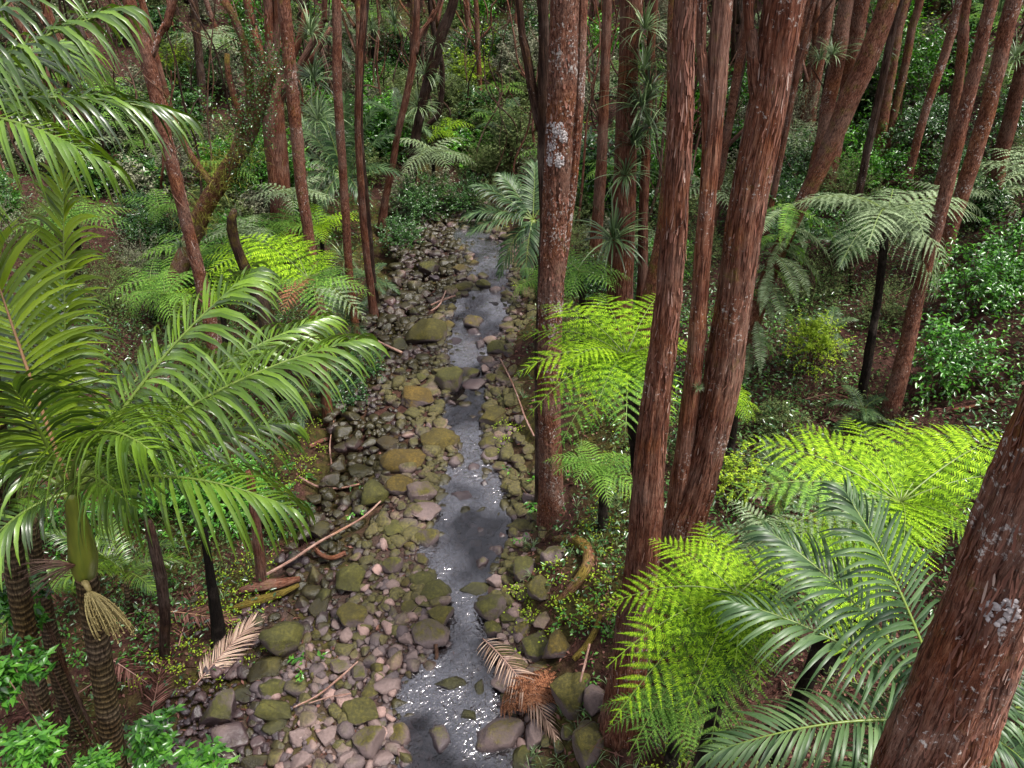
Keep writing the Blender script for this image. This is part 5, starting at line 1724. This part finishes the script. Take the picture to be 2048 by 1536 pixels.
# thin bare saplings and twiggy stems
sg = random.Random(314)
cnt = 0
for k in range(4000):
    if cnt >= 170: break
    yy = sg.uniform(14, 46); xx = sg.uniform(-1, 1) * (3 + .7 * yy)
    xl_, xr_ = banks(yy)
    if yy < 30 and xl_ - .8 < xx < xr_ + .6: continue
    z = H(xx, yy); px, py, tt = project((xx, yy, z))
    if not (-20 < px < 2070 and 0 < py < 520) or (px > 1400 and py > 430) or (640 < px < 1120 and py > 430): continue
    lab = auto_label(sg.choice(('thin wavy dark sapling', 'spindly bare sapling', 'twisted slim sapling', 'crooked grey sapling', 'forked thin sapling')), (xx, yy))
    if lab is None: continue
    o = thing('sapling', lab, 'sapling', (xx, yy, z), 'bare saplings of the forest')
    hh = sg.uniform(4, 8.5); P = [np.array((0, 0, -.1))]
    dx, dy = sg.gauss(0, .18), sg.gauss(0, .1)
    for q in range(1, 7):
        P.append(np.array((dx * q * hh / 6 + sg.gauss(0, .16), dy * q * hh / 6 + sg.gauss(0, .12), hh * q / 6)))
    rr0 = sg.uniform(.025, .06)
    col_ = (.2, .4, sg.uniform(.5, 1.0), 1); mt = sg.choice(('bark_dark', 'twig', 'bark_red'))
    C_, R_ = resample(P, 26, list(np.linspace(rr0, rr0 * .35, 7)))
    mb = MB(); tube(mb, C_, R_, 7, .05, .05, k)
    part('trunk', mb.mesh('trunk', M[mt], True, True), o, color=col_)
    for q in range(sg.randint(2, 6)):
        i_ = sg.randint(6, 22); a = sg.uniform(0, 6.28); ln = sg.uniform(.6, 2.0)
        dv = np.array((math.cos(a), math.sin(a) * .6, sg.uniform(.3, 1.3)))
        B_ = [C_[i_], C_[i_] + dv * ln * .4 + (sg.gauss(0, .08), 0, 0), C_[i_] + dv * ln * .75 + (sg.gauss(0, .12), 0, sg.gauss(0, .1)), C_[i_] + dv * ln + (0, 0, .25)]
        c2, r2 = resample(B_, 10, [R_[i_] * .7, R_[i_] * .5, R_[i_] * .35, R_[i_] * .15])
        mb = MB(); tube(mb, c2, r2, 5)
        part('limb', mb.mesh('limb', M[mt], True, True), o, color=col_)
    cnt += 1

# climbing fern skirt on the leaning hillside trunk
CF = []
for k in range(5):
    fm, rm = simple_frond(curve_for(1.0, 10 - 8 * k, -78, 12), 34, .13, .02, k)
    CF.append((fm.mesh('frond', M['fern_silver']), fm.mesh('frond', M['fern_green']), rm.mesh('midrib', M['rib'])))
yR = ground(1478, 760)[1]
g = random.Random(12)
b0 = at_y(1500, 690, yR)
o = thing('climbing_fern', 'long skirt of climbing fern hanging down the leaning hillside trunk', 'climbing fern', tuple(b0), 'climbing ferns')
for k in range(58):
    q = g.random()
    px = np.interp(q, [0, .35, .7, 1], [1588, 1560, 1520, 1490]) + g.uniform(-12, 12); py = np.interp(q, [0, .35, .7, 1], [405, 500, 600, 720])
    p = at_y(px, py, yR - .1)
    v = g.choice(CF)
    f = part('frond', v[g.choice((0, 0, 1))], o, tuple(p - b0), (0, 0, g.uniform(0, 6.28)), g.uniform(.75, 1.25))
    part('midrib', v[2], f)

# moss beard and leaflets on the crooked mossy tree
yM = ground(345, 640)[1]
g = random.Random(4)
for lab, pts, n_, kind in [('mossy grass beard draped on the lower bend of the crooked mossy tree', [(480, 300), (440, 365), (400, 430), (430, 330)], 16, 'moss_tuft')]:
    b0 = at_y(430, 370, yM)
    mb = MB(); gg = np.random.default_rng(5)
    for (px, py) in pts:
        c = at_y(px, py, yM - .12)
        n0 = 260
        P = c + gg.normal(0, 1, (n0, 3)) * np.array((.28, .16, .22))
        D = gg.normal(size=(n0, 3)) + np.array((.5, -.4, .1))
        blades(mb, P, D, .14 + .2 * gg.random(n0), .007, gg.normal(size=(n0, 3)), 3, .8, .1, 2)
    solo('moss_beard', mb.mesh('moss_beard', M['moss_tuft'], origin=b0), lab, 'moss', tuple(b0))
LC = MB(); gg = np.random.default_rng(15)
for (px, py) in [(500, 60), (498, 130), (505, 200), (500, 250), (520, 180), (535, 140), (500, 310), (470, 340), (520, 230), (545, 125), (490, 280), (480, 240)]:
    c = at_y(px, py, yM - .1)
    P = c + gg.normal(0, 1, (260, 3)) * np.array((.16, .16, .3))
    kites(LC, P, gg.normal(size=(260, 3)), .04 + .03 * gg.random(260), .03, nrm(gg.normal(size=(260, 3))))
b0 = at_y(505, 200, yM)
solo('climbing_leaves', LC.mesh('climbing_leaves', M['leaf_dark'], origin=b0), 'tiny-leaved creeper clothing the limbs of the crooked mossy tree', 'creeper', tuple(b0))

# vine coiled round the leaning trunk
v = []
tp = [(262, 0), (302, 140), (348, 330), (396, 530), (420, 640)]
yV = ground(440, 770)[1]
for k in range(70):
    q = .18 + .8 * k / 69
    px = np.interp(q, np.linspace(0, 1, 5), [a for a, _ in tp]); py = np.interp(q, np.linspace(0, 1, 5), [b_ for _, b_ in tp])
    c = at_y(px, py, yV); th = q * 40
    v.append(c + np.array((math.cos(th), math.sin(th), 0)) * .155)
mb = MB(); tube(mb, v, .008, 5)
solo('vine', mb.mesh('vine', M['twig'], True, True, v[-1]), 'thin pale vine wound round the leaning reddish trunk', 'vine', tuple(v[-1]), color=(0, .4, 1.2, 1))

# lichen sheets on the lichen-patched trunk
def on_trunk(px, py, y, rad):
    p = at_y(px, py, y)
    return p


yT2 = ground(1096, 1045)[1]
g = np.random.default_rng(31)
def lichen(label, spots, yc, rc, n):
    """small crusty plates seated on the bark of a trunk of radius rc(z) whose axis is at axis(z)"""
    mb = MB()
    for (px, py, rp) in spots:
        for _ in range(n):
            a = g.uniform(0, 6.28); q = rp * 1.15 * math.sqrt(g.random())
            ux, uy = px + math.cos(a) * q, py + math.sin(a) * q * 1.3
            c, ax, rr_ = yc(ux, uy)
            if c is None: continue
            nn = nrm(c - ax)
            t1 = nrm(np.cross(nn, (0, 0, 1.0))); t2 = np.cross(nn, t1)
            k = 7; th = np.linspace(0, 6.283, k, endpoint=False)
            s = g.uniform(.006, .02)
            ring = c + nn * .002 + (np.cos(th)[:, None] * t1 + np.sin(th)[:, None] * t2) * (s * g.uniform(.6, 1.2, k))[:, None]
            top = c + nn * .009
            mb.add(np.vstack([ring, top]), None, [(i, (i + 1) % k, k) for i in range(k)])
    return mb


def seat(W3, R3):
    W3 = np.asarray(W3); R3 = np.asarray(R3)
    def f(px, py):
        r = ray(px, py)
        best = None
        for t in np.arange(2.0, 20, .02):
            p = CAMP + r * t
            cx = np.interp(p[2], W3[:, 2], W3[:, 0]); cy = np.interp(p[2], W3[:, 2], W3[:, 1]); rr_ = np.interp(p[2], W3[:, 2], R3)
            if (p[0] - cx) ** 2 + (p[1] - cy) ** 2 < (rr_ * 1.02) ** 2:
                return p, np.array((cx, cy, p[2])), rr_
        return None, None, None
    return f


t_ = NT('lichen_white')
p = t_.n('BsdfPrincipled', {'Base Color': t_.ramp(t_.n('NewGeometry').outputs['Random Per Island'], [(0, (.20, .17, .17)), (1, (.46, .42, .42))]), 'Roughness': .9})
M['lichen'] = t_.out(p.outputs[0])
part('lichen_patch', lichen('', [(1106, 262, 12), (1116, 258, 10), (1128, 275, 8), (1104, 290, 8), (1106, 310, 14), (1118, 322, 9), (1102, 320, 8)], seat(T2[1], T2[2]), 0, 80).mesh('lichen_patch', M['lichen'], False, False, T2[1][0]), T2[0], label='ring of white lichen at mid height of the trunk')
part('lichen_patch', lichen('', [(2000, 1228, 22), (2025, 1222, 16), (1980, 1222, 14)], seat(R0[1], R0[2]), 0, 36).mesh('lichen_patch', M['lichen'], False, False, R0[1][0]), R0[0], label='grey leafy lichen across the trunk')

# peeling strips of bark, too many to count
t_ = NT('bark_strip')
rp_ = t_.n('NewGeometry').outputs['Random Per Island']
p = t_.n('BsdfPrincipled', {'Base Color': t_.ramp(rp_, [(0, (.06, .024, .016)), (.55, (.15, .056, .036)), (.9, (.22, .095, .065)), (1, (.36, .26, .22))]), 'Roughness': .85})
M['strip'] = t_.out(p.outputs[0])


def bark_strips(T, n, l0, l1, w0, w1, seed, zmin, zmax):
    g = np.random.default_rng(seed)
    o, W3, R3 = T
    W3 = np.asarray(W3); R3 = np.asarray(R3)
    Cc, Rr = resample(W3, 300, R3)
    k = np.where((Cc[:, 2] > zmin) & (Cc[:, 2] < zmax))[0]
    i_ = g.choice(k[1:-1], n)
    tan = nrm(np.gradient(Cc, axis=0))[i_]
    c = Cc[i_] + tan * g.uniform(-.05, .05, (n, 1))
    a = g.uniform(0, 6.283, n)
    e1 = nrm(np.cross(tan, (0, 1.0, 0))); e2 = np.cross(tan, e1)
    nn = e1 * np.cos(a)[:, None] + e2 * np.sin(a)[:, None]
    sd_ = np.cross(tan, nn)
    ln = g.uniform(l0, l1, n)[:, None]; wd = g.uniform(w0, w1, n)[:, None]
    r = Rr[i_][:, None]
    sl = g.normal(0, .12, (n, 1))
    up = tan + sd_ * sl
    lift = g.uniform(.0, .012, (n, 1))
    rows = []
    for q, h, ww in ((-.5, 1.0, .5), (-.15, .35, 1.0), (.2, .3, .9), (.5, .15, .35)):
        b0 = c + nn * (r * 1.015 + .004 + lift * h) + up * ln * q
        rows.append(np.stack([b0 - sd_ * wd * ww * .5 - nn * wd * .12, b0 + sd_ * wd * ww * .5 - nn * wd * .12], 1))
    V = np.stack(rows, 1).reshape(n, 8, 3)
    f = np.arange(n)[:, None, None] * 8 + np.array([[[0, 1, 3, 2], [2, 3, 5, 4], [4, 5, 7, 6]]])
    mb = MB(); mb.add(V.reshape(-1, 3), f.reshape(-1, 4))
    s_ = part('bark_strips', mb.mesh('bark_strips', M['strip'], False, False, W3[0]), o)
    s_['kind'] = 'stuff'


bark_strips(R0, 1700, .04, .16, .005, .014, 1, 4.5, 10)
bark_strips(T1A, 1100, .04, .16, .006, .016, 2, 1, 10)
bark_strips(T1C, 1300, .04, .16, .006, .016, 3, 1, 10)
bark_strips(T2, 1300, .03, .08, .012, .03, 4, 1, 10)
for T_, sd_ in ((L1, 5), (L2, 6), (T4, 7), (L4, 8)):
    bark_strips(T_, 420, .05, .16, .01, .025, sd_, .5, 10)

# ================================================================== FALLEN WOOD AND DRY FRONDS
def stick(name, label, cat, pts, mat, color=(.1, .3, 1, 1), lift=.04, ns=7, short=None, group=None):
    P, R = [], []
    for q in pts:
        px, py, w = q[:3]
        p = ground(px, py)
        dz = q[3] if len(q) > 3 else lift
        R.append(w * ((p - CAMP) @ FWD) / FPX / 2)
        p = p + np.array((0, 0, dz)); P.append(p)
    C, R = resample(P, max(12, len(P) * 5), R)
    mb = MB(); tube(mb, C, R, ns, .05, .05, int(pts[0][0]))
    if short: mark(short, C[0])
    return solo(name, mb.mesh(name, M[mat], True, True, C[0]), label, cat, tuple(C[0]), group, color=color)


stick('fallen_log', 'broken red-brown log with a rotten end at the litter edge', 'log', [(480, 1192, 10, .12), (520, 1186, 22, .16), (560, 1182, 22, .18), (604, 1175, 10, .22)], 'bark_red', (.3, .3, 1.1, 1), ns=14, short='broken red-brown log')
stick('fallen_log', 'mossy rotten log lying under the broken red-brown log', 'log', [(470, 1225, 12, .1), (510, 1213, 18, .12), (560, 1200, 16, .14), (602, 1186, 8, .2)], 'bark_dark', (.85, .3, 1.2, 1), ns=12)
stick('fallen_branch', 'long thin pale branch slanting from the log across the pebbles', 'branch', [(520, 1183, 6, .3), (580, 1150, 6, .3), (640, 1110, 6, .3), (690, 1082, 5, .3), (730, 1058, 4, .3), (765, 1030, 3, .35)], 'pale_stick', short='long thin pale branch')
stick('fallen_branch', 'bent reddish branch on the mossy stones', 'branch', [(632, 1108, 9, .15), (645, 1126, 9, .2), (668, 1132, 10, .2), (694, 1122, 11, .2)], 'bark_red')
stick('fallen_log', 'short dark log beside the egg-shaped boulder in litter', 'log', [(318, 1392, 16, .06), (350, 1392, 18, .07), (402, 1384, 18, .09)], 'bark_dark', (.4, .3, 1.3, 1), ns=12, short='short dark log')
stick('root', 'thick mossy root curving down the bank like a horn', 'root', [(1108, 1082, 12, .05), (1148, 1088, 20, .1), (1172, 1110, 24, .15), (1176, 1140, 24, .18), (1160, 1172, 22, .18), (1130, 1200, 18, .1), (1108, 1212, 12, .05)], 'bark_flaky', (.7, .45, 1.1, 1), ns=14, short='curved mossy root')
stick('root', 'second mossy root running down to the huge lichened boulder', 'root', [(1200, 1240, 10, .1), (1188, 1275, 13, .12), (1170, 1305, 13, .12), (1146, 1330, 12, .12)], 'bark_flaky', (.9, .3, 1.0, 1), ns=10)
stick('fallen_branch', 'pale twig caught on the bank opposite the orange-mossed boulder', 'branch', [(1000, 730, 3, .2), (1020, 770, 3, .2), (1036, 810, 3, .2), (1050, 850, 4, .2), (1068, 880, 4, .1)], 'pale_stick')
stick('fallen_branch', 'forked pale sticks piled at the head of the dark pool', 'branch', [(862, 620, 4, .15), (885, 612, 5, .18), (912, 604, 4, .2)], 'pale_stick')
stick('fallen_branch', 'stick crossing the piled sticks at the dark pool', 'branch', [(862, 632, 4, .15), (880, 622, 4, .2), (893, 600, 3, .3)], 'pale_stick')
stick('fallen_branch', 'stout reddish stick lying uphill of the great boulder', 'branch', [(620, 900, 9, .08), (640, 890, 9, .08), (660, 882, 7, .08)], 'bark_red', (.1, .5, 1.3, 1))
stick('fallen_branch', 'thin upright twig beside the stout reddish stick', 'branch', [(664, 935, 3, .05), (662, 905, 3, .2), (672, 870, 2, .4)], 'pale_stick')
stick('fallen_branch', 'long curved pale twig under the leafy sprig', 'branch', [(600, 965, 4, .15), (640, 985, 4, .15), (680, 988, 4, .15), (720, 980, 4, .15)], 'pale_stick')
stick('fallen_branch', 'bare branch reaching over the pebble bank near the cobbles', 'branch', [(590, 1428, 4, .15), (640, 1412, 4, .25), (690, 1376, 4, .3), (720, 1348, 3, .3)], 'pale_stick', short='bare branch over the pebbles')
stick('fallen_branch', 'thin branch forking below the bare one on pebbles', 'branch', [(620, 1420, 3, .15), (660, 1412, 3, .2), (705, 1404, 3, .2)], 'pale_stick')
stick('fallen_branch', 'dark sunken stick in the water below the brown block', 'branch', [(872, 1300, 9, .14), (874, 1325, 8, .14), (868, 1352, 5, .13)], 'bark_dark')
stick('fallen_branch', 'wet black stick bridging the narrows below the mossy slab', 'branch', [(926, 1222, 3, .2), (940, 1232, 4, .22), (952, 1246, 3, .2)], 'bark_dark')
stick('fallen_branch', 'slim stick propped on the speckled boulder under the fern', 'branch', [(1157, 1410, 4, .5), (1166, 1380, 5, .6), (1174, 1352, 4, .7)], 'pale_stick')
stick('fallen_log', 'red dead log among litter on the hillside beside the shrub', 'log', [(1900, 830, 7, .1), (1945, 822, 8, .1), (1985, 812, 7, .1)], 'bark_red', (.1, .3, 1.1, 1))
stick('fallen_branch', 'thin bare branch upstream on the mossy rubble bank', 'branch', [(802, 548, 4, .15), (820, 562, 4, .15), (838, 572, 4, .15)], 'pale_stick')
stick('fallen_branch', 'pale stick poking from the small palm towards the rubble', 'branch', [(735, 683, 4, .2), (765, 700, 5, .2), (805, 716, 6, .15)], 'pale_stick')


def dry_frond(label, base, tip, kind='palm_dry', n=46, L=.38, W=.02, lift=.06, short=None, fern=False):
    a = ground(*base) + np.array((0, 0, .1)); c = ground(*tip) + np.array((0, 0, .1))
    C = bez(a, (a + c) / 2 + np.array((0, 0, lift)), c, 16)
    if fern:
        fm, rm = fern_frond(C, 18, 14, L, 4, .2, .05, .16)
    else:
        fm, rm = palm_frond(C, n, L, W, .25, 9, 4, lift=.05, spread=.72)
    o = thing('dry_frond', label, 'dead frond', tuple(a), 'fallen dry fronds')
    part('leaflets', fm.mesh('leaflets', M[kind], True, False, a), o)
    part('midrib', rm.mesh('midrib', M['pale_stick'], True, False, a), o, color=(0, 0, 1, 1))
    if short: mark(short, a)


dry_frond('dry pinkish palm frond lying on the litter slope above the boulders', (388, 1385), (512, 1248), L=.5, short='dry pinkish palm frond')
dry_frond('dry palm frond trailing out of the stream over the grey boulder', (952, 1275), (1112, 1482), L=.5, W=.022, n=38, lift=.5, short='dry palm frond in the stream')
dry_frond('rusty dead fern frond draped on stones beside the dry palm frond', (1085, 1430), (1050, 1352), 'fern_dead', fern=True, L=.42, lift=.35, short='rusty fern frond')
dry_frond('rusty crumpled fern frond between the rusty one and the big boulder', (1000, 1418), (1108, 1408), 'fern_dead', fern=True, L=.3, lift=.35)
for lab, a_, c_ in [('brown fallen palm frond under the ringed palm', (160, 1395), (330, 1290)), ('shredded brown frond at the foot of the shaggy trunk', (300, 1475), (335, 1300)), ('dull dry frond by the short dark log', (215, 1320), (320, 1390)),
                    ('dark dead frond behind the dry pinkish one', (330, 1230), (470, 1250)), ('dead frond in the deep litter below the low palm', (180, 1270), (300, 1225)), ('wispy dead frond by the black flaring trunk', (360, 1300), (395, 1180)),
                    ('dead fern frond heaped on the red litter of the hillside', (1600, 810), (1690, 790)), ('second dead frond heaped on the red hillside litter', (1640, 850), (1740, 830))]:
    dry_frond(lab, a_, c_, 'litter', L=.4, W=.016)

# ================================================================== GROUND PLANTS
sr = np.random.default_rng(44)
def seedlings(name, n, test, nl, ll, lw, mat, label, spread=.09, hgt=.16, y0=4.5, y1=30, pw=1.5):
    mb = MB(); Ps, Ds, Us = [], [], []
    c = 0
    for k in range(n * 12):
        if c >= n: break
        y = y0 + (y1 - y0) * sr.random() ** pw
        x = sr.uniform(-1, 1) * (3.4 + .72 * y)
        xl, xr = banks(y)
        if not test(xl - x, x - xr, x, y): continue
        z = H(x, y)
        m = sr.integers(nl // 2, nl + 1)
        a = sr.uniform(0, 6.283, m); rr_ = spread * sr.random(m) ** .6
        P = np.stack([x + np.cos(a) * rr_, y + np.sin(a) * rr_, z + hgt * (.4 + .8 * sr.random(m)) + 0 * a], 1)
        D = np.stack([np.cos(a), np.sin(a), sr.normal(.15, .35, m)], 1)
        Ps.append(P); Ds.append(D); c += 1
    P = np.concatenate(Ps); D = np.concatenate(Ds)
    kites(mb, P, D, ll * sr.uniform(.6, 1.25, len(P)), lw * sr.uniform(.8, 1.2, len(P)), nrm(np.array((0, 0, 1.3)) + sr.normal(0, .5, P.shape)))
    solo(name, mb.mesh(name, M[mat]), kind='stuff', label=label)


patch = lambda x, y, s: math.sin(x * 1.9 + s) + math.sin(y * 1.5 + s * 2) + math.sin((x - y) * 1.1 + s)
seedlings('seedling_leaves', 1500, lambda dl, dr, x, y: (dl > 3.4 or dr > 1.0) and patch(x, y, 1) > .2, 16, .075, .034, 'leaf_big', 'green seedlings dotting both banks')
seedlings('bank_leaves', 700, lambda dl, dr, x, y: (.25 < dr < 2.2 or 2.6 < dl < 4.5) and patch(x, y, 4) > .3, 18, .05, .026, 'leaf_lime', 'small bright plants on the mossy banks', .11, .12)
seedlings('dull_undergrowth', 1700, lambda dl, dr, x, y: (dl > 4.0 or dr > 1.6) and patch(x, y, 2.5) > -.4, 18, .06, .024, 'leaf_fine', 'low olive undergrowth on the slopes', .16, .25)
def undergrowth(name, n, ll, lw, mat, label, y0, y1, hmax, thr, sd, clump=26, spread=.45):
    g_ = np.random.default_rng(sd)
    y = y0 + (y1 - y0) * g_.random(n * 6) ** 1.0
    x = g_.uniform(-1, 1, n * 6) * (4 + .76 * y)
    xl, xr = banks(y)
    dl, dr = xl - x, x - xr
    pt = np.sin(x * 1.3 + sd) + np.sin(y * 1.1 + sd * 2) + np.sin((x - y) * .8 + sd)
    ok = ((dl > 3.6) | (dr > 1.5) | (y > 31)) & (pt > thr)
    x, y = x[ok][:n], y[ok][:n]
    m = len(x)
    cx = np.repeat(x, clump) + g_.normal(0, spread, m * clump); cy = np.repeat(y, clump) + g_.normal(0, spread, m * clump)
    hh = np.repeat(hmax * (.25 + .75 * g_.random(m)), clump) * g_.random(m * clump) ** .7
    P = np.stack([cx, cy, height(cx, cy) + .04 + hh], 1)
    D = g_.normal(size=P.shape) * np.array((1, 1, .4))
    mb = MB()
    kites(mb, P, D, ll * g_.uniform(.6, 1.3, len(P)), lw * g_.uniform(.7, 1.2, len(P)), nrm(np.array((0, 0, 1.2)) + g_.normal(0, .5, P.shape)))
    solo(name, mb.mesh(name, M[mat]), kind='stuff', label=label)


undergrowth('low_undergrowth', 2600, .07, .03, 'leaf_fine', 'sparse olive plants over the red forest floor', 9, 24, .5, -.2, 1)
undergrowth('leafy_undergrowth', 2200, .09, .042, 'leaf_dark', 'dark leafy plants crowding the slopes', 7, 30, .8, -.5, 2)
undergrowth('bright_undergrowth', 600, .09, .045, 'leaf_big', 'brighter leafy plants between the trunks', 9, 34, .8, .4, 3)
undergrowth('far_undergrowth', 1500, .16, .075, 'leaf_dark', 'thick undergrowth covering the far slopes', 24, 64, 1.3, -.6, 4, 30, .7)
undergrowth('far_olive_undergrowth', 1200, .13, .055, 'leaf_fine', 'olive undergrowth on the far slopes', 22, 64, 1.6, -.4, 5, 30, .7)
undergrowth('far_bright_undergrowth', 160, .14, .07, 'leaf_lime', 'yellow-green plants on the far slopes', 24, 64, 1.6, .9, 6, 26, .6)
mb = MB(); Pm = []
for k in range(1500):
    y = 4.5 + 22 * sr.random() ** 1.4; xl, xr = banks(y)
    x = xl - sr.uniform(2.2, 6) if sr.random() < .5 else xr + sr.uniform(.3, 6)
    if patch(x, y, 6) < .5: continue
    z = H(x, y); n_ = 9
    az = sr.uniform(0, 6.283, n_)
    D = np.stack([np.cos(az) * .6, np.sin(az) * .6, np.ones(n_)], 1)
    blades(mb, np.repeat([[x, y, z]], n_, 0), D, .12 + .2 * sr.random(n_), .012, np.stack([-np.sin(az), np.cos(az), 0 * az], 1), 3, .8, .1, 2)
solo('grass_tufts', mb.mesh('grass_tufts', M['strap']), kind='stuff', label='thin grassy tufts among the litter')

for lab, px, py, s in [('leafy sprig of bright whorled leaves above the bright green boulder', 725, 975, .3), ('bright whorled sprig at the litter edge by the slope', 605, 955, .38), ('small whorled seedling between two sprigs', 660, 962, .24),
                       ('pale seedling cluster on the stones by the thin branch', 722, 1030, .26), ('bright seedling on the tree-side bank beside ripples', 1035, 960, .3), ('leafy seedlings above the curved mossy root', 1085, 1085, .4),
                       ('seedling spray on the earth-topped boulder', 1125, 1250, .3), ('pale seedlings at the stream margin under the lime fern', 1060, 1000, .35), ('small ferny seedling by the cobbles', 630, 1330, .3), ('seedling on the pebbles by the square mossy boulder', 610, 1345, .28)]:
    p = ground(px, py)
    shrub(lab, p + np.array((0, 0, s * .6)), s, s * .6, 'sprig', 'seedlings on the banks', stems=2)

SC.update_tag() if hasattr(SC, 'update_tag') else None
